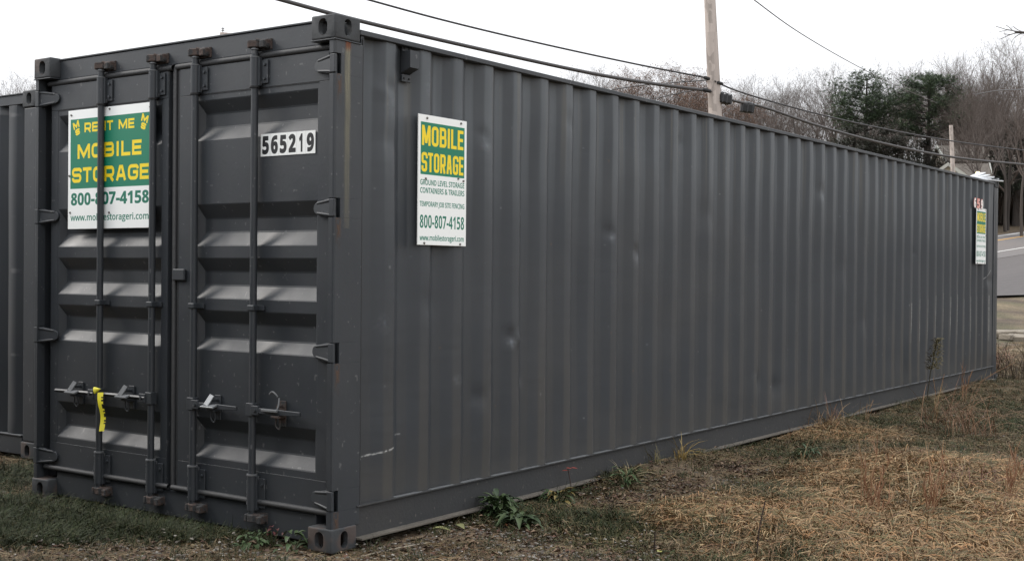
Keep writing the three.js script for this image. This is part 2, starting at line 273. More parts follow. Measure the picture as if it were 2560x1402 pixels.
const numberTex = (() => {
  const [q, c] = board(768, 224); c.fillStyle = '#e4e6e4'; c.fillRect(0, 0, 768, 224); c.fillStyle = '#1b1c1e';
  c.strokeStyle = '#1b1c1e'; c.lineJoin = 'round'; [...'565219'].forEach((d, i) => { text(c, d, 70 + i * 126, 112, d === '1' ? 62 : 100, 166, 'bold', 7); }); c.strokeStyle = 'rgba(120,122,122,.5)'; c.lineWidth = 2; for (let i = 1; i < 6; i++) { c.beginPath(); c.moveTo(10 + i * 125, 0); c.lineTo(10 + i * 125, 224); c.stroke(); } grime(c, 768, 224, 9); return canvasTex(q);
})();
function digitTex(d, halo, fg) { const [q, c] = board(96, 96); c.clearRect(0, 0, 96, 96); c.lineJoin = 'round'; c.fillStyle = c.strokeStyle = halo; text(c, d, 43, 46, 78, 84, 'bold', 9); c.fillStyle = c.strokeStyle = fg; text(c, d, 49, 49, 70, 82, 'bold', 7); return canvasTex(q); }

// ------------------------------------------------------------------ shipping containers
const CW = 2.438, CH = 2.591, CL = 12.192;
function castingGeo() {                             // centred at its outer corner: x -0.162..0, y 0..0.118, z -0.178..0
  const ev = new Evaluator(); ev.attributes = ['position', 'normal']; ev.useGroups = false;
  const B = (g) => { g.deleteAttribute('uv'); const b = new Brush(g); b.updateMatrixWorld(true); return b; };
  const stadium = (w, h, d) => { const s = new THREE.Shape(), r = w / 2, k = h / 2 - r; s.moveTo(r, -k); s.lineTo(r, k); s.absarc(0, k, r, 0, Math.PI, false); s.lineTo(-r, -k); s.absarc(0, -k, r, Math.PI, 2 * Math.PI, false); return new THREE.ExtrudeGeometry(s, { depth: d, bevelEnabled: false, curveSegments: 8 }); };
  let b = B(box(-0.162, 0, 0, 0.118, -0.178, 0, 0.009, 2));
  b = ev.evaluate(b, B(box(-0.134, -0.028, 0.02, 0.098, -0.15, -0.028, 0)), SUBTRACTION);
  b = ev.evaluate(b, B(stadium(0.058, 0.082, 0.06).translate(-0.083, 0.06, -0.04)), SUBTRACTION);
  b = ev.evaluate(b, B(stadium(0.05, 0.084, 0.06).rotateY(Math.PI / 2).translate(-0.04, 0.06, -0.088)), SUBTRACTION);
  b = ev.evaluate(b, B(stadium(0.06, 0.12, 0.06).rotateX(Math.PI / 2).translate(-0.081, 0.14, -0.089)), SUBTRACTION);
  const g = b.geometry.clone(); g.computeVertexNormals(); return BGU.toCreasedNormals ? BGU.toCreasedNormals(g, 0.6) : g;
}
const CAST = castingGeo();
function corrugated(zs, y0, y1, ny, xo, xi, warp, sx = 1) {     // zs: [z, inward 0..1]; a pressed sheet in the plane x = xo
  const P = [], I = [], UV = [], n = zs.length;
  for (let j = 0; j <= ny; j++) for (let i = 0; i < n; i++) { const y = lerp(y0, y1, j / ny), [z, t] = zs[i]; P.push(lerp(xo, xi, t) - sx * warp(z, y), y, z); UV.push(-z / 12.2, y / 2.6); }
  for (let j = 0; j < ny; j++) for (let i = 0; i + 1 < n; i++) { const a = j * n + i, b = a + 1, c = a + n, d = c + 1; I.push(a, b, c, b, d, c); }
  return meshFrom(P, I, null, UV);
}
function sideProfile() {
  const zs = [[-0.195, 0], [-0.214, 0]], S = 0.067, F = 0.0715, q = 0.007;
  const bend = (z, a, b) => zs.push([z + q, a], [z - q, b]);
  const step = (za, zb, a, b) => { const m = 0.1; zs.push([za + q, a], [za - q, lerp(a, b, m)], [(za + zb) / 2, (a + b) / 2], [zb + q, lerp(b, a, m)], [zb - q, b]); };
  let z = Z0 + F + S + F;                           // start of the first recessed flat
  zs.push([z + 0.03, 0]); zs.push([z + 0.004, 0.92], [z - q, 1]);
  for (let k = 0; ; k++) {
    const far = Z0 - k * PITCH + (hash(k, 5, 9) - 0.5) * 0.009;
    step(far + F + S, far + F, 1, 0); zs.push([far + F / 2, 0]);
    if (far - 2 * S - F < -CL + 0.24) { zs.push([-CL + 0.19, 0]); break; }
    step(far, far - S, 0, 1); zs.push([far - S - F / 2, 1]);
  }
  return zs;
}
const wobble = (z, y) => (fbm(z * 0.9, y * 0.8, 131, 2) - 0.5) * 0.014 + (fbm(z * 3.5, y * 2, 135, 2) - 0.5) * 0.009;
const dented = (z, y) => { let w = wobble(z, y) * smoothstep(Math.min(y - 0.2, 2.5 - y), 0, 0.25); for (const [dz, dy, r, h] of DENTS) { const d = ((z - dz) ** 2 + (y - dy) ** 2) / (r * r); if (d < 5) w += h * 0.75 * Math.exp(-d * 2.4); } return w; };

const BASE = V(-CW / 2, 0, -CL / 2);
const box1 = thing('shipping_container', 'near dark grey shipping container with double doors, lock rods and green signs', 'shipping container', BASE, 'dark grey storage containers');
const bp = (name, list, mat, parent = box1) => { const m = part(name, list, mat, parent, BASE); return m; };
const NOTCH = [[0.2, 0.302], [0.914, 1.014], [1.616, 1.71], [2.306, 2.404]];
function cornerCast(sx, top, zEnd) {
  const g = CAST.clone(); if (!top) g.scale(1, 1, 1);
  if (sx < 0) { g.scale(-1, 1, 1); } if (zEnd) g.scale(1, 1, -1);
  if (!top) { g.scale(1, -1, 1); g.translate(0, 0.118, 0); } else g.translate(0, CH - 0.118, 0);
  const flips = (sx < 0 ? 1 : 0) + (zEnd ? 1 : 0) + (top ? 0 : 1);
  if (flips % 2) { const gi = g.index ? g.toNonIndexed() : g, p = gi.attributes.position.array, n = gi.attributes.normal.array; for (let i = 0; i < p.length; i += 9) for (let k = 0; k < 3; k++) { [p[i + 3 + k], p[i + 6 + k]] = [p[i + 6 + k], p[i + 3 + k]];[n[i + 3 + k], n[i + 6 + k]] = [n[i + 6 + k], n[i + 3 + k]]; } return gi.translate(sx < 0 ? -CW : 0, 0, zEnd ? -CL : 0); }
  return g.translate(sx < 0 ? -CW : 0, 0, zEnd ? -CL : 0);
}
for (const sx of [1, -1]) for (const top of [0, 1]) for (const e of [0, 1]) bp('corner_casting', cornerCast(sx, top, e), castPaint);
function frontPost(sx) {                            // J section, notched for the hinges; x = 0 is the outer face
  const list = [], X = (x) => sx > 0 ? x : -CW - x;
  const seg = (pts, y0, y1) => { const g = ex(poly(pts.map(([x, z]) => [X(x), -z])), y1 - y0 - 0.0005, 0); g.rotateX(-Math.PI / 2); g.translate(0, y0, 0); list.push(g); };
  const o = -0.005, r = 0.012, full = [[-0.042, o], [o - r, o], [o - r * 0.3, o - r * 0.3], [o, o - r], [o, -0.2], [-0.014, -0.2], [-0.014, -0.014], [-0.034, -0.014], [-0.034, -0.055], [-0.042, -0.055]], cut = [[o, -0.048], [o, -0.2], [-0.014, -0.2], [-0.014, -0.048]];
  let y = 0.118; for (const [a, b] of NOTCH) { seg(full, y, a); seg(cut, a, b); y = b; } seg(full, y, CH - 0.118 - 0.007);
  list.push(box(X(-0.016), X(-0.085), 0.118, CH - 0.125, -0.105, -0.2, 0.006));
  return list;
}
bp('corner_post', frontPost(1), paint); bp('corner_post', frontPost(-1), paint);
for (const sx of [1, -1]) { const X = (x) => sx > 0 ? x : -CW - x; bp('casting_plate', box(X(0.001), X(-0.165), CH - 0.1248, CH - 0.1185, 0.001, -0.182, 0.002), paint); bp('corner_post', [box(X(-0.004), X(-0.15), 0.119, CH - 0.119, -CL + 0.006, -CL + 0.12, 0.01), box(X(-0.006), X(-0.06), 0.119, CH - 0.119, -CL + 0.1205, -CL + 0.19, 0.004)], paint); }
bp('door_header', [box(-CW + 0.162, -0.162, 2.462, 2.575, -0.17, -0.066, 0.006), box(-CW + 0.163, -0.163, 2.5755, 2.586, -0.17, -0.06, 0.003)], paint); bp('door_frame', box(-CW + 0.05, -0.05, 2.43, 2.461, -0.2, -0.1, 0.004), paint);
bp('door_sill', [box(-CW + 0.162, -0.162, 0.022, 0.166, -0.17, -0.058, 0.008)], paint); bp('door_frame', box(-CW + 0.06, -0.06, 0.119, 0.1655, -0.2, -0.171, 0.004), paint);
// the long sides, rails, roof, rear
{
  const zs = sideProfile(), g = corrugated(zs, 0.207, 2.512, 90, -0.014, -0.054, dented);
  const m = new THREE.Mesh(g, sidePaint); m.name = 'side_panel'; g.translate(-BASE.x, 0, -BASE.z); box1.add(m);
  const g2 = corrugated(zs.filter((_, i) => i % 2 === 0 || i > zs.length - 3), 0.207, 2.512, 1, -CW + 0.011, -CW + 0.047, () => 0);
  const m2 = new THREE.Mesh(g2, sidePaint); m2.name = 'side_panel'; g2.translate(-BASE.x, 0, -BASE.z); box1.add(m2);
  for (const sx of [1, -1]) {
    const X = (x) => sx > 0 ? x : -CW - x, za = -0.1795, zb = -CL + 0.1795;
    bp('top_rail', [box(X(-0.002), X(-0.062), 2.513, 2.541, za, zb, 0.005)], paint);
    bp('bottom_rail', [box(X(-0.014), X(-0.06), 0.052, 0.199, za, zb, 0), box(X(0.003), X(-0.062), 0.1992, 0.2068, za, zb, 0.002)], railPaint); bp('rail_flange', box(X(0.034), X(-0.062), 0.04, 0.0518, za, zb, 0.003), dusty);
  }
  bp('roof', box(-CW + 0.063, -0.063, 2.522, 2.539, -0.171, -CL + 0.06, 0.002), paint);
  bp('rear_wall', [box(-CW + 0.151, -0.151, 0.13, 2.47, -CL + 0.05, -CL + 0.09, 0.004), box(-CW + 0.163, -0.163, 2.471, 2.585, -CL + 0.004, -CL + 0.1, 0.004), box(-CW + 0.163, -0.163, 0.02, 0.129, -CL + 0.004, -CL + 0.1, 0.004)], paint);
  bp('floor', box(-CW + 0.07, -0.07, 0.14, 0.17, -0.175, -CL + 0.1, 0), rubber);
  // thin chalky line of worn paint on the top edge of the bottom rail
  const R = rng(41), wl = []; for (let k = 0; k < 42; k++) { const far = Z0 - k * PITCH; wl.push(box(0.0035, -0.018 - 0.012 * R(), 0.2069, 0.2084, far - 0.02 * R(), far - 0.19 - 0.05 * R(), 0)); }
  bp('worn_rail_edge', wl, chalk).userData.kind = 'stuff';
  bp('weld_bead', [tube([V(-0.008, 0.21, -0.203), V(-0.008, 1.2, -0.203), V(-0.008, 2.5, -0.203)], 0.0035, 5, 40)], black);
}
// doors
const RECESS = [[2.044, 2.11, 2.18, 2.246], [1.488, 1.557, 1.626, 1.699], [1.212, 1.279, 1.348, 1.416], [0.941, 1.001, 1.076, 1.142], [0.373, 0.44, 0.512, 0.575]];
function doorLeaf(x0, xa, xb, x1) {
  const P = [], I = [], zF = -0.06, zB = -0.1, t = 0.03; const quad = (a, b, c, d) => { const k = P.length / 3; P.push(...a, ...b, ...c, ...d); I.push(k, k + 1, k + 2, k, k + 2, k + 3); };
  const y0 = 0.172, y1 = 2.428; let y = y0;
  const rect = (xl, xr, yl, yr, z = zF) => quad([xl, yl, z], [xr, yl, z], [xr, yr, z], [xl, yr, z]);
  const e = 0.006, ez = 0.0022;                     // a small rounded lip round each pressing
  for (const [a, b, c, d] of [...RECESS].reverse()) {
    rect(x0, x1, y, a - e); rect(x0, xa - e, a - e, d + e); rect(xb + e, x1, a - e, d + e);
    const ring = [[xa - e, a - e, d + e, xb + e, zF], [xa, a, d, xb, zF - ez], [xa + t - e, b - e, c + e, xb - t + e, zB + ez], [xa + t + e * 0.5, b + e * 0.5, c - e * 0.5, xb - t - e * 0.5, zB]];
    for (let i = 0; i < 3; i++) { const [l0, b0, t0, r0, z0] = ring[i], [l1, b1, t1, r1, z1] = ring[i + 1];
      quad([l0, b0, z0], [r0, b0, z0], [r1, b1, z1], [l1, b1, z1]); quad([l1, t1, z1], [r1, t1, z1], [r0, t0, z0], [l0, t0, z0]);
      quad([l0, b0, z0], [l1, b1, z1], [l1, t1, z1], [l0, t0, z0]); quad([r1, b1, z1], [r0, b0, z0], [r0, t0, z0], [r1, t1, z1]); }
    const [l, bb, tt, r, z] = ring[3]; rect(l, r, bb, tt, z); y = d + e;
  }
  rect(x0, x1, y, y1);
  return [meshFrom(P, I).toNonIndexed(), box(x0, x1, y0, y1, -0.118, -0.104, 0), box(x0, x0 + 0.012, y0, y1, -0.1038, -0.0605, 0), box(x1 - 0.012, x1, y0, y1, -0.1038, -0.0605, 0)].map((g) => { g.computeVertexNormals(); return g; });
}
const doors = [];
for (const [x0, xa, xb, x1, lab] of [[-2.345, -2.268, -1.345, -1.285, 'left container door behind the wide green sign'], [-1.196, -1.052, -0.172, -0.088, 'right container door with the white number strip']]) {
  const d = new THREE.Group(); d.name = 'door'; d.userData.label = lab; box1.add(d); doors.push(d);
  bp('door_panel', doorLeaf(x0, xa, xb, x1), paint, d);
  bp('door_rail', box(x0 + 0.006, x1 - 0.006, 2.285, 2.43, -0.066, -0.0572, 0.002), paint, d);
  bp('door_rail', box(x0 + 0.006, x1 - 0.006, 0.17, 0.333, -0.066, -0.0572, 0.002), paint, d);
  bp('door_stile', box(xb + 0.012, x1 - 0.002, 0.334, 2.284, -0.066, -0.0578, 0.002), paint, d);
  bp('door_stile', box(x0 + 0.002, xa - 0.012, 0.334, 2.284, -0.066, -0.0578, 0.002), paint, d);
  const R = rng(x0 * 100 | 0), ch = []; for (let x = xa; x < xb; x += 0.03) if (R() < 0.72) ch.push(box(x, x + 0.02 + 0.012 * R(), 0.3315, 0.3338 + 0.0012 * R(), -0.0575, -0.0563, 0));
  bp('worn_weld', ch, chalk, d).userData.kind = 'stuff';
  bp('weld_bead', [box(xa - 0.01, xb + 0.01, 2.281, 2.2846, -0.0578, -0.0566, 0)], black, d);
  bp('door_gasket', [tube([V(x0 - 0.03, 2.446, -0.064), V((x0 + x1) / 2, 2.447, -0.063), V(x1 + 0.03, 2.446, -0.064)], 0.0165, 8, 6)], rubber, d); bp('door_gasket', [tube([V(x0 - 0.03, 0.184, -0.05), V((x0 + x1) / 2, 0.183, -0.05), V(x1 + 0.03, 0.184, -0.05)], 0.0155, 8, 6)], rubber, d);
}
for (const g of [box(-1.262, -1.2475, 0.172, 2.44, -0.1, -0.066, 0.003), box(-1.2405, -1.2205, 0.172, 2.452, -0.1, -0.054, 0.006, 2), box(-1.2165, -1.2015, 0.172, 2.44, -0.1, -0.064, 0.004)]) bp('centre_gasket', g, rubber);
bp('seam_plate', box(-1.226, -1.128, 1.298, 1.362, -0.056, -0.038, 0.008, 2), paint);
// hinges
for (const [sx, d] of [[-1, doors[0]], [1, doors[1]]]) for (const [ya, yb] of NOTCH) {
  const X = (x) => sx > 0 ? x : -CW - x, ym = (ya + yb) / 2, h = (yb - ya) / 2 - 0.004, L = 0.17, s = new THREE.Shape();
  s.moveTo(0, -h); s.lineTo(0.05, -h); s.lineTo(L - 0.02, -h * 0.62); s.absarc(L - 0.03, 0, h * 0.62, -Math.PI / 2, Math.PI / 2, false); s.lineTo(0.05, h); s.lineTo(0, h);
  const blade = ex(s, 0.012, 0.002, 6); blade.rotateY(sx > 0 ? Math.PI : 0);          // along -x for the right door
  if (sx > 0) blade.translate(0, 0, 0.012);
  blade.rotateY(sx > 0 ? -0.2 : 0.2); blade.translate(X(-0.016), ym, -0.026);
  const ribs = [-1, 1].map((q) => cyl(V(X(-0.03), ym + q * h * 0.86, -0.015), V(X(-0.15), ym + q * h * 0.55, -0.045), 0.007, 0.009, 6));
  bp('hinge', [blade, ...ribs, box(X(-0.007), X(-0.04), ym - h, ym + h, -0.004, -0.02, 0.004), cyl(V(X(-0.028), ya - 0.006, -0.028), V(X(-0.028), yb + 0.006, -0.028), 0.012)], paint, d);
}
// lock rods with their sleeves, cams, handles
const RODS = [[-1.84, -1], [-1.385, -1], [-1.041, 1], [-0.587, 1]];
RODS.forEach(([x, hs], i) => {
  const d = doors[i < 2 ? 0 : 1], z = -0.032, rod = bp('lock_rod', cyl(V(x, 0.09, z), V(x, 2.49, z), 0.0185, 0.0185, 16), paint, box1);
  for (const [y0, y1, up] of [[2.29, 2.434, 1], [0.14, 0.316, 0]]) {
    bp('rod_guide', [cyl(V(x, y0, z), V(x, y1, z), 0.0245, 0.0245, 14), box(x + 0.012, x + 0.078, y0 + 0.012, y1 - 0.012, -0.056, -0.046, 0.003), box(x + 0.01, x + 0.034, y0, y1, -0.052, -0.03, 0.003), ...[0.25, 0.75].map((t) => cyl(V(x + 0.058, lerp(y0, y1, t), -0.047), V(x + 0.058, lerp(y0, y1, t), -0.037), 0.009, 0.008, 6))], paint, rod);
    bp('guide_ring', [cyl(V(x, up ? y0 - 0.008 : y1, z), V(x, up ? y0 - 0.001 : y1 + 0.008, z), 0.028, 0.028, 14)], up ? black : chalk, rod);
    if (up) bp('guide_ring', cyl(V(x, y1 + 0.001, z), V(x, y1 + 0.006, z), 0.0255, 0.0255, 14), chalk, rod), bp('rod_collar', [cyl(V(x, 2.474, z), V(x, 2.492, z), 0.024, 0.01, 12)], chalk, rod);
  }
  { const R = rng(900 + i), chips = []; for (let q = 0; q < 16; q++) { const yy = lerp(0.145, 0.31, R()), a = -2.2 - 0.5 * R(); chips.push(box(-0.003, 0.003, yy, yy + 0.004 + 0.012 * R(), -0.0008, 0.0012, 0).rotateY(-a - Math.PI / 2).translate(x + Math.cos(a) * 0.0248, 0, z - Math.sin(a) * 0.0248)); } bp('worn_edge', chips, chalk, rod).userData.kind = 'stuff'; }
  bp('rod_bracket', [box(x - 0.024, x + 0.024, 1.152, 1.182, -0.056, -0.0095, 0.006, 2), box(x - 0.024, x + 0.06, 1.154, 1.18, -0.057, -0.047, 0.002)], paint, rod);
  for (const [y, q] of [[2.5, 1], [0.1, -1]]) {      // cam on the rod and the keeper it turns in
    const sh = poly([[-0.028, -0.02], [0.02, -0.026], [0.046, -0.008], [0.05, 0.014], [0.012, 0.026], [-0.022, 0.022]]);
    const cam = ex(sh, 0.03, 0.004); cam.rotateX(-Math.PI / 2); cam.rotateY(0.5 * q); cam.translate(x, y - 0.012, z);
    bp('cam', [cam, box(x - 0.032, x - 0.012, y - 0.018, y + 0.02, z - 0.006, z + 0.026, 0.005), cyl(V(x + 0.02, y + 0.02, z + 0.01), V(x + 0.05, y + 0.012, z - 0.01), 0.009)], rust, rod);
    bp('cam_keeper', [box(x + 0.012, x + 0.088, y - 0.016, y + 0.024, -0.068, -0.026, 0.008, 2), box(x - 0.02, x + 0.09, y - 0.026, y + 0.03, -0.069, -0.055, 0.004), box(x + 0.05, x + 0.085, y - 0.022, y + 0.016, -0.05, -0.01, 0.006)], rust, box1);
  }
  const y = [0.65, 0.655, 0.65, 0.652][i], hx = x + hs * 0.02, L = [0.36, 0.36, 0.34, 0.34][i];
  // handle: a flat bar pinned in a hub on the rod
  const bar = poly([[0, -0.013], [L * 0.55, -0.016], [L, -0.009], [L, 0.01], [L * 0.55, 0.013], [0, 0.013]]);
  const hb = ex(bar, 0.01, 0.002); hb.translate(0, 0, -0.005); if (hs < 0) { hb.rotateX(-0.95); } hb.rotateZ((i - 1.5) * 0.004); if (hs < 0) { hb.rotateY(Math.PI); hb.rotateX(0); } hb.translate(hx, y, -0.012);
  const handle = bp('door_handle', hb, paint, box1);
  bp('handle_hub', [box(x - 0.026, x + 0.026, y - 0.034, y + 0.034, -0.052, -0.008, 0.005), box(hx - 0.004 * hs, hx + hs * 0.05, y - 0.024, y + 0.024, -0.02, -0.002, 0.004), cyl(V(hx + hs * 0.028, y, -0.003), V(hx + hs * 0.028, y, 0.006), 0.009, 0.009, 8)], paint, handle);
  // latch that holds the bar against the door
  const lx = x + hs * [0.2, 0.195, 0.17, 0.195][i], latch = bp('handle_latch', [box(lx - 0.024, lx + 0.024, y - 0.075, y + 0.055, -0.058, -0.05, 0.004), box(lx - 0.03, lx + 0.03, y - 0.028, y - 0.016, -0.05, 0.002, 0.003), cyl(V(lx, y + 0.03, -0.05), V(lx, y + 0.03, -0.014), 0.008, 0.008, 8), tube([V(lx - 0.012, y - 0.03, -0.02), V(lx - 0.014, y - 0.07, -0.022), V(lx + 0.006, y - 0.085, -0.024), V(lx + 0.014, y - 0.06, -0.024), V(lx + 0.012, y - 0.03, -0.02)], 0.004, 6)], i === 3 ? rust : paint, box1);
  if (i < 3) { const hp = box(-0.017, 0.017, -0.032, 0.032, -0.004, 0.004, 0.003); hp.rotateX(-0.5); hp.rotateZ(-0.3); hp.translate(lx - 0.008, y + 0.03, 0.0); const f = box(-0.05, 0.05, -0.006, 0.006, -0.018, 0.018, 0.004); f.rotateX(0.35); f.translate(lx, y + 0.0, 0.01); bp('hasp', [hp, f], i === 2 ? zinc : chalk, latch); }
  else { bp('hasp', [tube([V(lx - 0.07, y + 0.085, -0.03), V(lx - 0.05, y + 0.098, -0.028), V(lx - 0.025, y + 0.09, -0.026), V(lx - 0.012, y + 0.075, -0.03)], 0.0045, 6), tube([V(lx, y + 0.07, -0.03), V(lx + 0.008, y + 0.03, -0.016), V(lx + 0.006, y, 0.0)], 0.0045, 6), box(lx - 0.09, lx + 0.02, y + 0.0, y + 0.014, -0.004, 0.012, 0.004)], chalk, latch); }
});
// vent box
{
  const zc = -0.565, vent = bp('vent_cover', [ex(poly([[-0.045, 2.375], [0.022, 2.402], [0.022, 2.49], [-0.045, 2.49]]), 0.068, 0.002).translate(0, 0, zc - 0.034)], paint);
  bp('vent_tab', box(-0.044, -0.034, 2.335, 2.374, zc - 0.034, zc + 0.034, 0.002), paint, vent); bp('vent_tab', [box(-0.044, -0.034, 2.491, 2.52, zc - 0.034, zc + 0.034, 0.002)], paint, vent);
  for (const q of [-1, 1]) for (const y of [2.352, 2.506]) bp('screw', cyl(V(-0.035, y, zc + q * 0.02), V(-0.029, y, zc + q * 0.02), 0.006, 0.005, 8), black, vent);
}
function stain(list, mat, name) { return bp(name, list, mat); }
// number strip, "659" stickers
function flat(w, h, tex, rough = 0.45) { const g = new THREE.PlaneGeometry(w, h); return new THREE.Mesh(g, std({ map: tex, roughness: rough })); }
{
  const n = flat(0.384, 0.113, numberTex); n.name = 'number_strip'; n.position.set(-0.374 - BASE.x, 1.991, -0.0562 - BASE.z); n.userData.label = 'white strip with the black number 565219'; box1.add(n);
  [['6', '#b4412c', '#e9e4e0'], ['5', '#c23a26', '#e0a397'], ['9', '#b8422e', '#ece7e2']].forEach(([d, bg, fg], i) => { const m = flat(0.15, 0.125, digitTex(d, bg, fg)); m.material.transparent = true; m.name = 'digit_sticker'; m.rotation.y = Math.PI / 2 + [0.05, -0.04, 0.04][i]; m.position.set(0.012 - BASE.x, 2.23 - 0.002 * i, -11.055 - i * 0.155 - BASE.z); box1.add(m); });
}
// rust run and faded drip below the top right casting
{
  const R = rng(77), q = document.createElement('canvas'); q.width = 64; q.height = 512; const c = q.getContext('2d');
  const im = c.createImageData(64, 512); for (let y = 0; y < 512; y++) for (let x = 0; x < 64; x++) { const t = y / 512, u = Math.abs(x / 64 - 0.5 + 0.12 * (fbm(3, t * 6, 151, 2) - 0.5)) * 2, n = fbm(x * 0.14, y * 0.02, 155, 3); const a = smoothstep(1 - u, 0.12, 0.7) * (1 - t * 0.75) * (0.45 + 0.7 * n) * 0.8, ru = smoothstep(0.06 - t, 0, 0.05); const o = (y * 64 + x) * 4; im.data[o] = lerp(140, 130, ru); im.data[o + 1] = lerp(136, 76, ru); im.data[o + 2] = lerp(118, 48, ru); im.data[o + 3] = 255 * clamp(a, 0, 1); } c.putImageData(im, 0, 0);
  const g = new THREE.PlaneGeometry(0.06, 0.9), m = new THREE.Mesh(g, std({ map: canvasTex(q), transparent: true, roughness: 0.8 })); m.name = 'rust_run'; m.rotation.y = Math.PI / 2; m.position.set(-0.0042 - BASE.x, CH - 0.118 - 0.007 - 0.45, -0.092 - BASE.z); box1.add(m);
}

{ const q = document.createElement('canvas'); q.width = 32; q.height = 128; const c = q.getContext('2d'), im = c.createImageData(32, 128); for (let y = 0; y < 128; y++) for (let x = 0; x < 32; x++) { const t = y / 128, n = fbm(x * 0.3, y * 0.06, 191, 3), o = (y * 32 + x) * 4; im.data[o] = 112; im.data[o + 1] = 82; im.data[o + 2] = 60; im.data[o + 3] = 255 * clamp((1 - t) * smoothstep(n, 0.35, 0.7) * (1 - Math.abs(x / 16 - 1)) * 0.8, 0, 1); } c.putImageData(im, 0, 0); const mat = std({ map: canvasTex(q), transparent: true, roughness: 0.85 });
  for (const [ya] of NOTCH) { const m = new THREE.Mesh(new THREE.PlaneGeometry(0.045, 0.16), mat); m.name = 'rust_run'; m.rotation.y = Math.PI / 2; m.position.set(-0.0038 - BASE.x, ya - 0.081, -0.034 - BASE.z); box1.add(m); } }

// second container: its closed end faces the same way
{
  const B2 = V(-3.61 - CW / 2, 0.012, -0.79 - CL / 2), c2 = box1.clone(false); c2.name = numbered('shipping_container'); c2.position.copy(B2); scene.add(c2); c2.children.length = 0;
  tag(c2, 'farther dark grey shipping container whose corrugated closed end shows at left edge', 'shipping container', 'dark grey storage containers');
  const p2 = (n, l, m) => part(n, l, m, c2, BASE);
  for (const sx of [1, -1]) for (const top of [0, 1]) for (const e of [0, 1]) p2('corner_casting', cornerCast(sx, top, e), castPaint);
  for (const sx of [1, -1]) for (const e of [0, 1]) { const X = (x) => sx > 0 ? x : -CW - x, Z = (z) => e ? -CL - z : z; p2('corner_post', [box(X(-0.004), X(-0.15), 0.119, CH - 0.119, Z(-0.006), Z(-0.1), 0.012), box(X(-0.006), X(-0.05), 0.119, CH - 0.119, Z(-0.1005), Z(-0.19), 0.004)], paint); }
  const zs = [[-0.145, 0], [-0.152, 0]]; for (let k = 0; k < 10; k++) { const b = -0.165 - k * 0.206; zs.push([b, 1], [b - 0.056, 1], [b - 0.08, 0], [b - 0.18, 0]); } zs.push([-2.23, 1], [-2.28, 1], [-2.29, 0]);
  const g = corrugated(zs, 0.16, 2.5, 20, 0.018, 0.066, wobble); g.rotateY(Math.PI / 2); g.translate(0, 0, 0); g.translate(-BASE.x, 0, -BASE.z);
  const m = new THREE.Mesh(g, paint); m.name = 'end_wall'; c2.add(m);
  p2('top_rail', [box(-0.163, -CW + 0.163, 2.501, 2.57, -0.012, -0.08, 0.005), box(-0.163, -CW + 0.163, 2.5702, 2.58, -0.004, -0.08, 0.002)], paint); p2('bottom_rail', [box(-0.163, -CW + 0.163, 0.02, 0.15, -0.012, -0.08, 0.005), box(-0.163, -CW + 0.163, 0.151, 0.159, -0.002, -0.08, 0.002)], paint);
  p2('worn_rail_edge', box(-0.163, -CW + 0.163, 0.1592, 0.1606, -0.003, -0.03, 0), chalk);
  const s2 = sideProfile().filter((_, i) => i % 2 === 0); for (const q of [1, -1]) { const gg = corrugated(s2, 0.207, 2.512, 1, q > 0 ? -0.011 : -CW + 0.011, q > 0 ? -0.047 : -CW + 0.047, () => 0); gg.translate(-BASE.x, 0, -BASE.z); const mm = new THREE.Mesh(gg, sidePaint); mm.name = 'side_panel'; c2.add(mm); }
  for (const q of [1, -1]) { const X = (x) => q > 0 ? x : -CW - x; p2('side_rail', box(X(-0.002), X(-0.062), 2.513, 2.57, -0.18, -CL + 0.18, 0.006), paint); p2('side_rail', [box(X(-0.004), X(-0.06), 0.04, 0.206, -0.18, -CL + 0.18, 0.004)], paint); }
  p2('roof', box(-CW + 0.063, -0.063, 2.545, 2.566, -0.081, -CL + 0.05, 0.002), paint); p2('rear_wall', box(-CW + 0.15, -0.15, 0.119, 2.58, -CL + 0.03, -CL + 0.09, 0.004), paint);
}

{ // the one that stands opposite the doors, across the grass, out of the frame: it keeps the low sky off them
  const c3 = scene.children.find((o) => o.name === 'shipping_container_001').clone(); c3.name = numbered('shipping_container'); c3.rotation.y = Math.PI / 2; c3.position.set(-5.35, -0.03, 3.85); scene.add(c3);
  tag(c3, 'grey shipping container standing across the grass, facing the doors of the near one');
}

// sign boards screwed on the container
function signBoard(name, label, w, h, tex, pos, turn, screws, group) {
  const s = thing(name, label, 'sign', pos, group); s.rotation.y = turn;
  const b = new THREE.Mesh(metreUV(box(-w / 2, w / 2, 0, h, -0.004, 0, 0.0012)), std({ color: new THREE.Color(0.75, 0.76, 0.75), roughness: 0.4 })); b.name = 'panel'; s.add(b);
  const f = flat(w - 0.003, h - 0.003, tex, 0.55); f.name = 'print'; f.position.set(0, h / 2, 0.0009); s.add(f);
  screws.forEach(([x, y]) => { const q = part('screw', cyl(V(0, 0, 0), V(0, 0, 0.006), 0.007, 0.005, 8), screwMat, s); q.position.set((x - 0.5) * w, (1 - y) * h, 0.001); });
  return s;
}
signBoard('door_sign', 'wide white and green RENT ME storage sign behind lock rods on left door', 0.772, 0.688, signWide, V(-1.786, 1.585, -0.0522), 0, [[0.04, 0.04], [0.5, 0.02], [0.96, 0.04], [0.02, 0.55], [0.03, 0.86], [0.97, 0.6], [0.5, 0.87]]);
signBoard('side_sign', 'tall green and white storage sign on the container side nearest the doors', 0.412, 0.68, signTall, V(0.004, 1.497, -0.823), Math.PI / 2, [[0.17, 0.025], [0.87, 0.025], [0.15, 0.49], [0.93, 0.48], [0.82, 0.465], [0.13, 0.985], [0.87, 0.985]], 'tall storage signs on the container side');
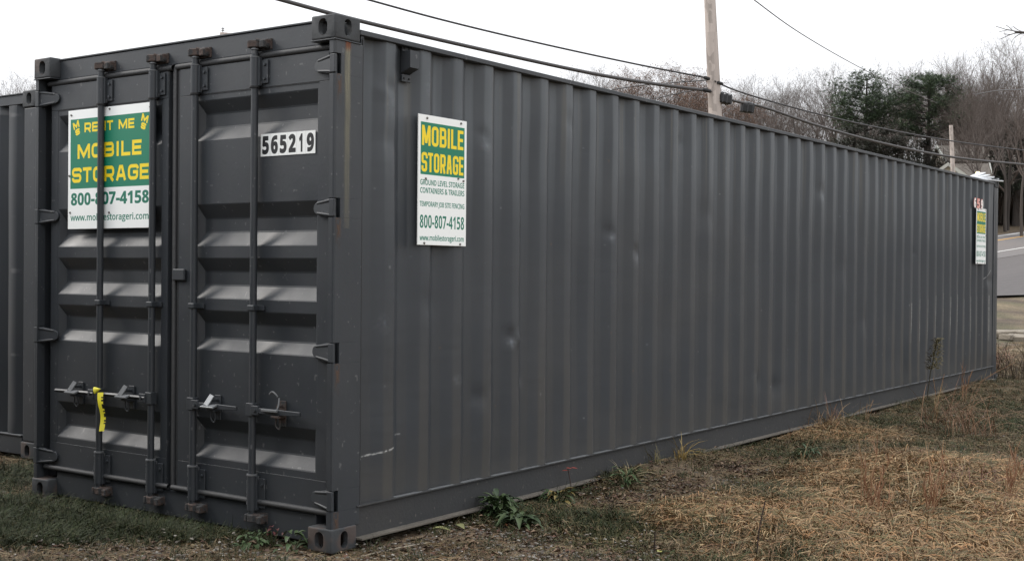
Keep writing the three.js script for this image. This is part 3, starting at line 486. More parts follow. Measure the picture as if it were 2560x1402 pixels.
signBoard('side_sign', 'tall green and white storage sign near the far end of container, below number 659', 0.44, 0.678, signTall, V(0.006, 1.497, -11.36), Math.PI / 2, [[0.17, 0.025], [0.87, 0.025], [0.15, 0.49], [0.93, 0.48], [0.13, 0.985], [0.87, 0.985]], 'tall storage signs on the container side');

// yellow tape tied on the left handle
{
  const q = document.createElement('canvas'); q.width = 64; q.height = 256; const c = q.getContext('2d'); c.fillStyle = '#efe23a'; c.fillRect(0, 0, 64, 256); c.fillStyle = '#15150f';
  for (const [y, h] of [[28, 9], [46, 12], [76, 30], [120, 10], [138, 26], [182, 12], [200, 10]]) c.fillRect(44, y, 20, h);
  const mat = std({ map: canvasTex(q), roughness: 0.5 }), t = thing('warning_tape', 'strip of yellow warning tape tied to the leftmost lock rod', 'tape', V(-1.79, 0.45, 0.0));
  const rib = (pts, w0, w1) => { const P = [], I = [], U = []; const N = pts.length; for (const s of [0, 1]) pts.forEach(([x, y, z, a], i) => { const w = lerp(w0, w1, i / (N - 1)) / 2, dx = Math.cos(a) * w, dz = Math.sin(a) * w; P.push(x - dx, y, z - dz + s * 0.0008, x + dx, y, z + dz + s * 0.0008); U.push(0, 1 - i / (N - 1), 1, 1 - i / (N - 1)); }); for (const s of [0, 1]) for (let i = 0; i + 1 < N; i++) { const k = s * N * 2 + i * 2; I.push(k, k + 1, k + 2, k + 1, k + 3, k + 2); } return meshFrom(P, I, null, U); };
  const hang = []; for (let i = 0; i <= 16; i++) { const s = i / 16; hang.push([0.022 + 0.022 * s + 0.004 * Math.sin(s * 5), 0.215 - 0.215 * s, 0.012 + 0.008 * Math.sin(s * 7), -0.9 + 0.35 * Math.sin(s * 4)]); }
  const a = new THREE.Mesh(rib(hang, 0.03, 0.027), mat); a.name = 'tail'; t.add(a);
  const bow = new THREE.Mesh(new THREE.ConeGeometry(0.022, 0.06, 7, 1, true), std({ color: new THREE.Color(0.8, 0.72, 0.06), roughness: 0.5 })); bow.rotation.z = -1.35; bow.scale.z = 0.4; bow.position.set(-0.01, 0.228, 0.008); bow.name = 'knot'; t.add(bow);
}
// white boards on the far end of the roof
{
  for (let i = 0; i < 5; i++) { const g = metreUV(box(-0.05, 0.05, 0, 0.016, -0.6, 0, 0.003)), m = new THREE.Mesh(g, std({ color: new THREE.Color(0.55, 0.57, 0.59), roughness: 0.5 })); m.name = numbered('white_board'); m.rotation.set(0.03 + i * 0.032, (i - 2) * 0.03, 0); m.position.set(-0.06 - 0.045 * i, 2.543 + 0.012 * i, -11.72 - 0.03 * i); scene.add(m); tag(m, 'thin white board in the splayed stack at the far end of container roof', 'board', 'white boards on the container roof'); }
}

// ------------------------------------------------------------------ the ground
const KINDS = { green: [], dirt: [], red: [], straw: [] };
for (const [k, list] of Object.entries({
  green: [[40, 1195, .5], [180, 1265, .4], [330, 1300, .35], [480, 1330, .3], [20, 1330, .35], [120, 1340, .2], [650, 1345, .14], [1255, 1300, .28], [1390, 1240, .18], [1480, 1205, .2], [1575, 1212, .22], [1995, 1150, .25], [2010, 1345, .25], [1990, 1395, .2], [1930, 1240, .3], [1560, 1330, .3], [1480, 1370, .25], [1500, 1300, .25], [2240, 1060, .3], [2050, 1120, .25], [2480, 1020, .4], [2530, 1070, .4], [1750, 1330, .2], [2300, 1130, .25], [1290, 1395, .15], [2200, 1245, .3]],
  dirt: [[150, 1398, .35], [420, 1385, .3], [640, 1400, .35], [850, 1400, .35], [1000, 1385, .3], [1180, 1385, .3], [1320, 1350, .3], [1430, 1398, .3], [1660, 1345, .2], [1200, 1340, .22], [1600, 1260, .35], [1700, 1220, .4], [1060, 1345, .2], [1830, 1180, .3], [1560, 1390, .2]],
  red: [[1530, 1250, .3], [1460, 1190, .25], [1620, 1215, .3], [1880, 1170, .35], [2430, 1075, .6], [2000, 1110, .4], [950, 1340, .15], [1130, 1300, .18], [2390, 1150, .4], [2480, 1170, .4], [2200, 1395, .3]],
  straw: [[2050, 1270, .5], [2150, 1350, .5], [2320, 1270, .5], [2450, 1300, .6], [2500, 1200, .6], [2380, 1395, .5], [1860, 1300, .4], [2220, 1165, .5], [2550, 1380, .5], [1900, 1390, .3], [1750, 1290, .3], [2110, 1210, .4], [2080, 1090, .5]] })) for (const [u, v, r] of list) { const p = onGround(u, v); KINDS[k].push([p.x, p.z, r]); }
function weight(k, x, z) { let w = 0; for (const [a, b, r] of KINDS[k]) { const q = ((x - a) ** 2 + (z - b) ** 2) / (r * r); if (q < 8) w += Math.exp(-q); } return Math.min(1.4, w); }
function mixAt(x, z) {
  const n = fbm(x * 2.3 + 3, z * 2.3, 201, 3) * 1.3 + 0.35, m = fbm(x * 2.9, z * 2.9 + 7, 211, 3) * 1.3 + 0.35;
  return { green: weight('green', x, z) * n, dirt: weight('dirt', x, z) * m, red: weight('red', x, z) * n, straw: weight('straw', x, z) * m };
}
{
  const Ds = [-60, -25, -8, 0, 3, 4.6], Ls = [-260, -120, -60, -30, -15, -8, -5.5];
  for (let d = 4.9; d < 12; d += 0.05) Ds.push(d); for (let d = 12; d < 26; d += 0.12) Ds.push(d); for (let d = 26; d < 150; d *= 1.03) Ds.push(d); Ds.push(170, 200, 260, 360, 600, 1200, 2400);
  for (let l = -4; l < 4; l += 0.05) Ls.push(l); for (let l = 4; l < 8.5; l += 0.12) Ls.push(l); for (let l = 8.6; l < 90; l *= 1.06) Ls.push(l); Ls.push(130, 200, 320, 600, 1400); Ls.unshift(-1400, -600);
  const P = [], C = [], UV = [], I = [], nl = Ls.length;
  for (const D of Ds) for (const L of Ls) {
    const k = D > 150 ? Math.max(1, D / 400) : 1, [x, z] = fromDL(D, L * k); P.push(x, ground(x, z), z); UV.push(x, z);
    let c = [0.098, 0.078, 0.05];
    if (D < 40) { const w = mixAt(x, z), n = fbm(x * 0.8, z * 0.8, 221, 4);
      c = [0.1 + 0.045 * n, 0.073 + 0.03 * n, 0.042 + 0.014 * n];
      const to = (q, t) => { t = clamp(t, 0, 1); c = c.map((a, i) => lerp(a, q[i], t)); };
      to([0.14, 0.098, 0.052], w.straw * 0.7); to([0.056, 0.034, 0.022], w.red * 0.8); to(x < -0.3 ? [0.024, 0.028, 0.01] : [0.058, 0.05, 0.022], w.green * (x < -0.3 ? 0.85 : 0.6)); to([0.19, 0.138, 0.09], w.dirt);
    } else { const n = fbm(x * 0.5, z * 0.5, 225, 4), n2 = fbm(x * 2, z * 2, 227, 2); c = [0.06 + 0.07 * n * n2 * 2, 0.044 + 0.05 * n * n2 * 2, 0.026 + 0.03 * n * n2 * 2]; }
    if (D > 16 && D < 40) { const n = fbm(x * 1.2, z * 0.9, 229, 4), q = smoothstep(n, 0.4, 0.62), gr = smoothstep(fbm(x * 0.9, z * 0.9, 233, 3), 0.52, 0.66) * 0.7, f = smoothstep(D, 17, 22); c = c.map((a, i) => lerp(a, lerp(lerp([0.055, 0.038, 0.026][i], [0.19, 0.145, 0.09][i], q), [0.05, 0.052, 0.02][i], gr), f)); }
    C.push(...c);
  }
  for (let j = 0; j + 1 < Ds.length; j++) for (let i = 0; i + 1 < nl; i++) { const a = j * nl + i; I.push(a, a + 1, a + nl, a + 1, a + nl + 1, a + nl); }
  const g = meshFrom(P, I, null, UV); g.setAttribute('color', new THREE.Float32BufferAttribute(C, 3));
  const soil = colorTex(1024, 1024, (x, y) => { const a = fbm(x * 8, y * 8, 231, 5, 8), b = fbm(x * 70, y * 70, 241, 3, 70), c = fbm(x * 150, y * 150, 251, 2, 150); let k = 0.45 + 0.7 * a * 0.9 + 0.5 * (b - 0.4); if (c > 0.72) k += (c - 0.72) * 3.0; if (b < 0.32) k *= 0.75; return [clamp(k, 0.1, 1), clamp(k * 0.985, 0.1, 1), clamp(k * 0.96, 0.1, 1)]; }, 2.6, 2.6);
  const soilBump = greyTex(1024, 1024, (x, y) => 0.5 * fbm(x * 24, y * 24, 261, 4, 24) + 0.5 * fbm(x * 110, y * 110, 271, 2, 110), 2.6, 2.6);
  const m = new THREE.Mesh(g, std({ map: soil, vertexColors: true, color: new THREE.Color(1.18, 1.18, 1.18), roughness: 0.96, bumpMap: soilBump, bumpScale: 0.03 })); m.name = 'ground'; m.userData.kind = 'structure'; scene.add(m);
}
// blades: thin bent strips gathered into clumps, and the clumps strewn by the mix of the spot
function strips(list) {       // list of [points, width, colour]
  const P = [], I = [], C = [], N = [];
  for (const [pts, w, col] of list) {
    const k0 = P.length / 3, n = pts.length;
    for (let i = 0; i < n; i++) {
      const a = pts[Math.max(0, i - 1)], b = pts[Math.min(n - 1, i + 1)], t = V(b[0] - a[0], b[1] - a[1], b[2] - a[2]).normalize(), s = V(-t.z, 0, t.x); if (s.lengthSq() < 1e-4) s.set(1, 0, 0); s.normalize();
      const r = w * 0.5 * (i === n - 1 ? 0.15 : 1 - 0.45 * i / n);
      P.push(pts[i][0] - s.x * r, pts[i][1] + r * 0.5, pts[i][2] - s.z * r, pts[i][0] + s.x * r, pts[i][1] - r * 0.3, pts[i][2] + s.z * r);
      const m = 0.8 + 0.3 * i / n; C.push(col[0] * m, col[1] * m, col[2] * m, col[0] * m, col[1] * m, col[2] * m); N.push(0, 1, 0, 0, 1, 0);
    }
    for (let i = 0; i + 1 < n; i++) { const k = k0 + i * 2; I.push(k, k + 1, k + 2, k + 1, k + 3, k + 2); }
  }
  const g = meshFrom(P, I); g.setAttribute('color', new THREE.Float32BufferAttribute(C, 3)); return g;
}
const pick = (R, a) => a[Math.floor(R() * a.length)];
const STRAW = [[0.31, 0.215, 0.11], [0.24, 0.155, 0.078], [0.42, 0.32, 0.18], [0.36, 0.27, 0.15], [0.14, 0.076, 0.036], [0.27, 0.15, 0.065], [0.075, 0.047, 0.025], [0.115, 0.09, 0.035], [0.09, 0.078, 0.03]];
const GREENS = [[0.046, 0.052, 0.013], [0.066, 0.066, 0.018], [0.1, 0.086, 0.03], [0.036, 0.042, 0.011], [0.12, 0.09, 0.04]], GREEN = [[0.016, 0.028, 0.004], [0.026, 0.04, 0.006], [0.012, 0.019, 0.003], [0.038, 0.044, 0.008], [0.026, 0.036, 0.006], [0.075, 0.062, 0.022]];
function lying(R, n, rad, len, w, pal, lift = 0.03) {
  const l = []; for (let i = 0; i < n; i++) { const a = R() * 6.283, q = Math.sqrt(R()) * rad, x = Math.cos(a) * q, z = Math.sin(a) * q, h = R() * 6.283, L = len * (0.5 + R()), bow = (R() - 0.5) * 0.38, up = lift * R() * R(), pts = []; for (let k = 0; k < 5; k++) { const t = k / 4, g = h + bow * t; pts.push([x + Math.cos(g) * L * (t - 0.4), 0.004 + up * (0.4 + Math.sin(t * 3.1)) * (1 - 0.3 * t), z + Math.sin(g) * L * (t - 0.4)]); } l.push([pts, w * (0.6 + 0.8 * R()), pick(R, pal)]); } return strips(l);
}
function standing(R, n, rad, len, w, pal, lean = 0.6) {
  const l = []; for (let i = 0; i < n; i++) { const a = R() * 6.283, q = Math.sqrt(R()) * rad, x = Math.cos(a) * q, z = Math.sin(a) * q, h = R() * 6.283, L = len * (0.45 + 0.75 * R()), ln = lean * (0.3 + R()), pts = []; for (let k = 0; k < 5; k++) { const t = k / 4, th = ln * t * 1.5; pts.push([x + Math.cos(h) * L * t * Math.sin(th), L * t * Math.cos(th * 0.8), z + Math.sin(h) * L * t * Math.sin(th)]); } l.push([pts, w * (0.6 + 0.7 * R()), pick(R, pal)]); } return strips(l);
}
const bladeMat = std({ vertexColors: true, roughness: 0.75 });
const free = (x, z) => !(x < 0.0 && x > -2.47 && z < -0.05 && z > -12.2) && !(x < -3.6 && x > -6.1 && z < -0.8 && z > -13);
function strew(name, label, category, geos, seed, n, dens, size, tint) {
  const R = rng(seed), M = geos.map(() => []), m = new THREE.Matrix4(), q = new THREE.Quaternion(), e = new THREE.Euler();
  for (let i = 0, tries = 0; i < n && tries < n * 40; tries++) {
    const D = 5.2 + 20 * Math.pow(R(), 1.9), L = (R() * 2 - 1) * (D * 0.44 + 0.5), [x, z] = fromDL(D, L);
    if (!free(x, z)) continue; const w = mixAt(x, z), d = dens(w, x, z, D); if (R() > d) continue;
    const s = size(R, w, D); e.set((R() - 0.5) * 0.25, R() * 6.283, (R() - 0.5) * 0.25); q.setFromEuler(e); m.compose(V(x, ground(x, z) - 0.004, z), q, V(s, s * (0.7 + 0.6 * R()), s)); const c = tint(R, w);
    M[i % geos.length].push([m.clone(), c]); i++;
  }
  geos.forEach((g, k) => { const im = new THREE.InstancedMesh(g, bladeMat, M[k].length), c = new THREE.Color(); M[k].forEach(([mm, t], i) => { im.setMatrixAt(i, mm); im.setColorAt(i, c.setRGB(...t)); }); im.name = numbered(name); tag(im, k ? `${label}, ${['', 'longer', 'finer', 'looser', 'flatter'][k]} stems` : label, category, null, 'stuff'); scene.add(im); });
}
{
  const R = rng(301), grey = (R, a, b) => { const k = a + b * R(); return [k, k, k]; };
  const mats = [lying(R, 60, 0.15, 0.09, 0.0034, STRAW), lying(R, 50, 0.17, 0.135, 0.0036, STRAW, 0.045), lying(R, 80, 0.14, 0.06, 0.0036, [...STRAW, [0.07, 0.05, 0.034]])];
  strew('dry_grass', 'flattened dry straw-coloured grass matted over the ground', 'grass', mats, 311, 40000, (w, x, z) => clamp(0.26 + 1.0 * w.straw + 0.12 * w.red - 0.6 * w.dirt - 0.35 * w.green, 0.04, 1) * (0.15 + 1.1 * smoothstep(fbm(x * 4.5, z * 4.5, 281, 3), 0.36, 0.62)), (R, w) => (0.55 + 0.6 * R()) * (0.75 + 0.4 * Math.min(1, w.straw)), (R, w) => { const s = clamp(w.straw, 0, 1), k = (0.62 + 0.55 * R()) * (0.78 + 0.5 * s), r = s * (0.1 + 0.4 * R()) - 0.5 * clamp(w.green + 0.35 - s, 0, 1); return [k * (1 + 0.14 * r), k * (1 - 0.06 * r), k * (1 - 0.22 * r)]; });
  const tufts = [standing(R, 26, 0.07, 0.075, 0.0045, GREEN), standing(R, 22, 0.09, 0.11, 0.0045, GREEN, 0.8), lying(R, 34, 0.1, 0.06, 0.005, GREEN)];
  const olive = [standing(R, 20, 0.1, 0.06, 0.004, GREENS, 1.0), lying(R, 40, 0.13, 0.07, 0.0042, [...GREENS, ...STRAW])];
  strew('green_grass', 'thin olive grass mixed through the dry straw right of the container', 'grass', olive, 325, 9000, (w, x) => x < -0.2 ? 0 : clamp(0.12 + 0.5 * w.green - 0.3 * w.dirt, 0, 1), (R) => 0.5 + 0.6 * R(), (R) => { const k = 0.6 + 0.6 * R(); return [k, k, k]; });
  strew('green_grass', 'short green grass growing in patches by the containers', 'grass', tufts, 321, 15000, (w, x, z) => clamp(0.035 + (x < -0.3 ? 1.0 : 0.2) * w.green - 0.4 * w.dirt - 0.05 * w.straw, 0.008, 1) * (x < -0.05 && z < 0.14 ? 0.25 : 1), (R, w) => (0.36 + 0.46 * R()), (R) => { const k = 0.7 + 0.6 * R(); return [k, k, k]; });
  const upr = [standing(R, 9, 0.07, 0.15, 0.0036, STRAW, 1.1), standing(R, 6, 0.06, 0.2, 0.0036, [[0.2, 0.11, 0.05], [0.25, 0.15, 0.07], [0.16, 0.08, 0.04]], 0.9)];
  strew('dry_grass', 'upright dry grass stems sticking out of the matted straw', 'grass', upr, 331, 520, (w, x, z, D) => clamp(0.02 + 0.4 * w.straw + 0.2 * w.red - 0.6 * w.dirt - 0.3 * (z > -0.6 && x < 1.4 ? 1 : 0), 0, 1), (R) => 0.45 + 0.7 * R(), (R) => { const k = 0.6 + 0.5 * R(); return [k, k, k]; });
  // fallen leaves, crumbs of stone
  const leaf = (() => { const P = [], I = [], C = []; for (let i = 0; i < 16; i++) { const a = R() * 6.28, q = Math.sqrt(R()) * 0.18, x = Math.cos(a) * q, z = Math.sin(a) * q, s = 0.008 + 0.015 * R(), h = R() * 6.28, c = pick(R, [[0.08, 0.042, 0.026], [0.13, 0.075, 0.045], [0.06, 0.036, 0.024], [0.18, 0.12, 0.075], [0.1, 0.048, 0.028]]), k = P.length / 3; for (const [u, v, y] of [[1, 0, 0], [0.1, 0.55, 0.5], [-0.9, 0, 0.1], [0.1, -0.55, 0.4]]) { P.push(x + (Math.cos(h) * u - Math.sin(h) * v) * s, 0.006 + y * s * (0.4 + R()), z + (Math.sin(h) * u + Math.cos(h) * v) * s); C.push(...c); } I.push(k, k + 1, k + 2, k, k + 2, k + 3); } const g = meshFrom(P, I); g.setAttribute('color', new THREE.Float32BufferAttribute(C, 3)); return g; })();
  strew('leaf_litter', 'brown fallen leaf scraps lying among the grass', 'leaves', [leaf], 341, 5200, (w) => clamp(0.1 + 0.9 * w.red + 0.02 * w.dirt, 0, 1), (R) => 0.5 + 0.7 * R(), (R) => { const k = 0.55 + 0.6 * R(); return [k, k, k]; });
  const peb = (() => { const gs = []; const col = []; for (let i = 0; i < 9; i++) { const g = new THREE.IcosahedronGeometry(0.004 + 0.007 * R() * R(), 0); g.scale(1 + R(), 0.6, 1); g.rotateY(R() * 6); const a = R() * 6.28, q = Math.sqrt(R()) * 0.25; g.translate(Math.cos(a) * q, 0.002, Math.sin(a) * q); g.deleteAttribute('uv'); const c = pick(R, [[0.2, 0.18, 0.15], [0.3, 0.28, 0.25], [0.14, 0.12, 0.1], [0.36, 0.33, 0.29]]), cc = []; for (let k = 0; k < g.attributes.position.count; k++) cc.push(...c); g.setAttribute('color', new THREE.Float32BufferAttribute(cc, 3)); gs.push(g); } return BGU.mergeGeometries(gs); })();
  strew('gravel', 'small pale stones scattered on the bare dirt', 'gravel', [peb], 351, 1500, (w) => clamp(0.12 + 0.9 * w.dirt, 0, 1), (R) => 0.6 + 0.8 * R(), (R) => { const k = 0.6 + 0.5 * R(); return [k, k, k]; });
}
// ------------------------------------------------------------------ weeds and single plants
const leafy = (pts, col) => [pts, col];
function bladeLeaf(base, dir, len, w, droop, col, n = 5, curl = 0.25) {       // a broad leaf as a creased strip
  const P = [], C = [], I = [], d = dir.clone().normalize(), s = V(-d.z, 0, d.x).normalize();
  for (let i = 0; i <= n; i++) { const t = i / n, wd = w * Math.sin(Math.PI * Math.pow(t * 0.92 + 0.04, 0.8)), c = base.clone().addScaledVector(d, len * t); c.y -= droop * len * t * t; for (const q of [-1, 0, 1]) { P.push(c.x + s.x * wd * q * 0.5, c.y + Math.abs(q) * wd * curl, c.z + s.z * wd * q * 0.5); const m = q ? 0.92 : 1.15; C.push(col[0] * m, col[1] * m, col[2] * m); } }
  for (let i = 0; i < n; i++) for (const q of [0, 1]) { const k = i * 3 + q; I.push(k, k + 1, k + 3, k + 1, k + 4, k + 3); }
  const g = meshFrom(P, I); g.setAttribute('color', new THREE.Float32BufferAttribute(C, 3)); return g;
}
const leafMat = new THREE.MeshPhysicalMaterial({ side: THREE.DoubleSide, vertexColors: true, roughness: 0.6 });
const mg = (l) => BGU.mergeGeometries(l);
function addMesh(parent, name, g, mat) { const m = new THREE.Mesh(g, mat); m.name = name; parent.add(m); return m; }
const stemMat = (r, g, b) => std({ color: new THREE.Color(r, g, b), roughness: 0.85 });
function rosette(u, v, label, n, len, w, cols, seed, height = 1) {
  const p = onGround(u, v), R = rng(seed), t = thing('weed', label, 'weed', p), L = [];
  for (let i = 0; i < n; i++) { const a = R() * 6.283, e = (0.25 + 1.0 * R()) * height, q = 0.07 * R(); L.push(bladeLeaf(V(Math.cos(a) * q, 0.01 + 0.1 * R() * height, Math.sin(a) * q), V(Math.cos(a), e, Math.sin(a)), len * (0.5 + 0.7 * R()), w * (0.6 + 0.6 * R()), 0.35 + 0.5 * R(), pick(R, cols))); }
  addMesh(t, 'leaves', mg(L), leafMat); const S = []; for (let i = 0; i < 4; i++) { const a = R() * 6.283; S.push(cyl(V(0, -0.01, 0), V(Math.cos(a) * 0.05, 0.1 * height, Math.sin(a) * 0.05), 0.004, 0.002, 5)); } part('stem', S, stemMat(0.06, 0.07, 0.03), t); return t;
}
rosette(1245, 1300, 'bushy dark green broad-leaved weed against the bottom rail right of the doors', 170, 0.085, 0.03, [[0.022, 0.042, 0.014], [0.032, 0.056, 0.017], [0.045, 0.07, 0.022]], 401, 1.15);
rosette(1295, 1318, 'low green weed spreading on the dirt in front of the bushy weed', 44, 0.12, 0.04, [[0.03, 0.05, 0.018], [0.05, 0.075, 0.026]], 403, 0.8);
rosette(1395, 1262, 'small green weed with yellowing leaf by bottom rail, right of the bushy weed', 30, 0.1, 0.032, [[0.035, 0.06, 0.02], [0.05, 0.07, 0.025], [0.2, 0.15, 0.05]], 405, 0.8);
rosette(1565, 1222, 'green grassy weed below the pale straw tuft', 34, 0.12, 0.02, [[0.03, 0.06, 0.018], [0.045, 0.075, 0.022]], 407, 1.0);
rosette(630, 1372, 'low green clover-like weed on dirt below the door sill', 40, 0.05, 0.028, [[0.035, 0.06, 0.02], [0.05, 0.08, 0.03]], 409, 0.7);
rosette(732, 1378, 'small green weed beside the bottom corner casting of the doors', 20, 0.08, 0.03, [[0.035, 0.06, 0.02], [0.05, 0.08, 0.03]], 411, 0.8);
rosette(682, 1368, 'small weed with dull red leaves below the door sill', 12, 0.035, 0.022, [[0.1, 0.025, 0.025], [0.08, 0.025, 0.022]], 413, 0.9);
rosette(2020, 1150, 'green weed patch in the dry grass right of the container middle', 40, 0.11, 0.022, [[0.03, 0.055, 0.018], [0.045, 0.07, 0.022]], 415, 0.8);
{ // pale fallen leaves and litter
  const mk = (u, v, name, label, cat, len, w, col, yaw) => { const p = onGround(u, v); p.y += 0.012; const g = bladeLeaf(V(-Math.cos(yaw) * len / 2, 0.012, -Math.sin(yaw) * len / 2), V(Math.cos(yaw), 0.12, Math.sin(yaw)), len, w, 0.2, col, 6, 0.18); const m = new THREE.Mesh(g, leafMat); m.name = numbered(name); m.position.copy(p); scene.add(m); tag(m, label, cat); };
  mk(1104, 1334, 'fallen_leaf', 'large pale yellow-green leaf lying on dirt right of the corner casting', 'leaf', 0.1, 0.055, [0.26, 0.26, 0.11], -0.5);
  mk(1150, 1326, 'fallen_leaf', 'curled pale green leaf on the dirt just left of the bushy weed', 'leaf', 0.09, 0.045, [0.22, 0.22, 0.1], 0.4);
  mk(1650, 1391, 'fallen_leaf', 'bright yellow-green leaf on the ground at the bottom edge of the picture', 'leaf', 0.05, 0.03, [0.36, 0.34, 0.1], 1.2);
  mk(1425, 1254, 'fallen_leaf', 'pale tan fallen leaf in front of the small green weed', 'leaf', 0.035, 0.025, [0.5, 0.38, 0.22], 0.2);
  mk(1262, 1322, 'fallen_leaf', 'rusty orange leaf below the bushy green weed', 'leaf', 0.04, 0.022, [0.34, 0.12, 0.05], 0.2);
  const l = onGround(2470, 946); const P = new THREE.PlaneGeometry(0.24, 0.16, 6, 4), pp = P.attributes.position, R = rng(431); for (let i = 0; i < pp.count; i++) pp.setZ(i, (R() - 0.5) * 0.06); P.computeVertexNormals(); P.rotateX(-0.8); const m = new THREE.Mesh(P, std({ color: new THREE.Color(0.62, 0.6, 0.6), roughness: 0.6 })); m.name = numbered('paper_scrap'); m.position.copy(l); m.position.y += 0.07; m.rotation.y = 0.7; scene.add(m); tag(m, 'crumpled white paper scrap at the far bottom corner of the container', 'litter');
}
{ // twigs lying and standing
  const stick = (name, label, pts, r, mat) => { const p0 = pts[0].clone(), m = new THREE.Mesh(metreUV(tube(pts.map((p) => p.clone().sub(p0)), r, 5)), mat); m.name = numbered(name); m.position.copy(p0); scene.add(m); return tag(m, label, 'twig'); };
  const bark = stemMat(0.05, 0.032, 0.026), pale = stemMat(0.3, 0.26, 0.2);
  const up = (u0, v0, u1, v1, bend, k) => { const a = onGround(u0, v0), D = toDL(a.x, a.z)[0], b = atDepth(u1, v1, D - 0.05), m = a.clone().lerp(b, 0.5).addScaledVector(V(RX, 0, RZ), bend); a.y -= 0.02; return [a, m, b]; };
  stick('twig', 'thin dark upright twig at bottom right, tallest of the bare twigs', up(1890, 1402, 1914, 1252, -0.006), 0.0035, bark);
  stick('twig', 'thin dark upright twig at the bottom, beside the bright yellow-green leaf', up(1632, 1400, 1638, 1330, 0.004), 0.0038, bark);
  stick('twig', 'thin dark stem slanting in front of the bottom rail towards the far end', up(2060, 1075, 2015, 1060, 0), 0.003, bark);
  { const a = onGround(900, 1398), b = onGround(985, 1378), c = onGround(1072, 1362); for (const q of [a, b, c]) q.y += 0.012; stick('twig', 'pale curved twig lying on the dirt right of the corner casting', [a, b, c], 0.004, pale); }
  // red-leaved sapling
  const rt = onGround(1430, 1242), D = toDL(rt.x, rt.z)[0], top = atDepth(1420, 1172, D).sub(rt), t = thing('sapling', 'tiny sapling holding three bright red leaves before the bottom rail', 'sapling', rt);
  part('stem', tube([V(0, -0.02, 0), top.clone().multiplyScalar(0.5).add(V(0.005, 0, 0)), top], 0.003, 5), bark, t);
  [[-0.035, -0.012, 0.05, -0.25], [-0.012, 0.006, 0.04, 0.1], [0.02, 0.008, 0.04, 0.1]].forEach(([dx, dy, len, e], i) => { const b = top.clone().addScaledVector(V(RX, 0, RZ), dx); b.y += dy; addMesh(t, i ? 'leaf' : 'leaf', bladeLeaf(b, V(RX, e * -0.6, RZ), len, 0.022, 0.1, [0.42, 0.05, 0.03], 4, 0.1), leafMat); });
}
function tuftThing(u, v, label, n, len, pal, seed, lean = 0.7, w = 0.004, rad = 0.05) { const p = onGround(u, v); p.y -= 0.01; const g = standing(rng(seed), n, rad, len, w, pal, lean), m = new THREE.Mesh(g, bladeMat); m.name = numbered('grass_tuft'); m.position.copy(p); scene.add(m); return tag(m, label, 'grass tuft'); }
tuftThing(1572, 1208, 'pale straw tuft standing against the bottom rail above a green weed', 30, 0.16, [[0.45, 0.37, 0.22], [0.36, 0.3, 0.16]], 441);
tuftThing(1705, 1150, 'golden yellow grass tuft at the foot of the bottom rail', 36, 0.2, [[0.36, 0.24, 0.06], [0.28, 0.2, 0.07]], 443, 0.9);
tuftThing(1640, 1160, 'small olive tuft against the rail left of the golden one', 26, 0.16, [[0.08, 0.08, 0.03], [0.16, 0.13, 0.05]], 445);
tuftThing(2400, 1085, 'reddish brown grass clump in front of the far part of the container', 120, 0.5, [[0.2, 0.1, 0.055], [0.26, 0.14, 0.075], [0.15, 0.075, 0.045]], 447, 0.9, 0.004, 0.35);
tuftThing(2060, 1068, 'orange dry grass tuft spilling from the rail, nearest of the rail tufts at right', 60, 0.3, [[0.3, 0.2, 0.1], [0.24, 0.15, 0.075]], 449, 1.2, 0.004, 0.2);
tuftThing(2440, 1220, 'low dark red weedy clump in the straw at far right', 70, 0.18, [[0.11, 0.045, 0.03], [0.14, 0.06, 0.04], [0.1, 0.06, 0.035]], 451, 0.9, 0.005, 0.2);
tuftThing(2330, 1270, 'loose straw tuft at right between the tall stems', 50, 0.32, STRAW, 453, 1.1, 0.004, 0.18);
tuftThing(2545, 950, 'dark brushy clump behind the far bottom corner of container', 160, 0.7, [[0.05, 0.035, 0.025], [0.08, 0.05, 0.03], [0.09, 0.07, 0.03]], 455, 0.8, 0.006, 0.3);
tuftThing(2490, 925, 'rusty weedy clump at the foot of the far corner post', 90, 0.5, [[0.2, 0.11, 0.06], [0.16, 0.07, 0.05]], 457, 0.9, 0.005, 0.25);
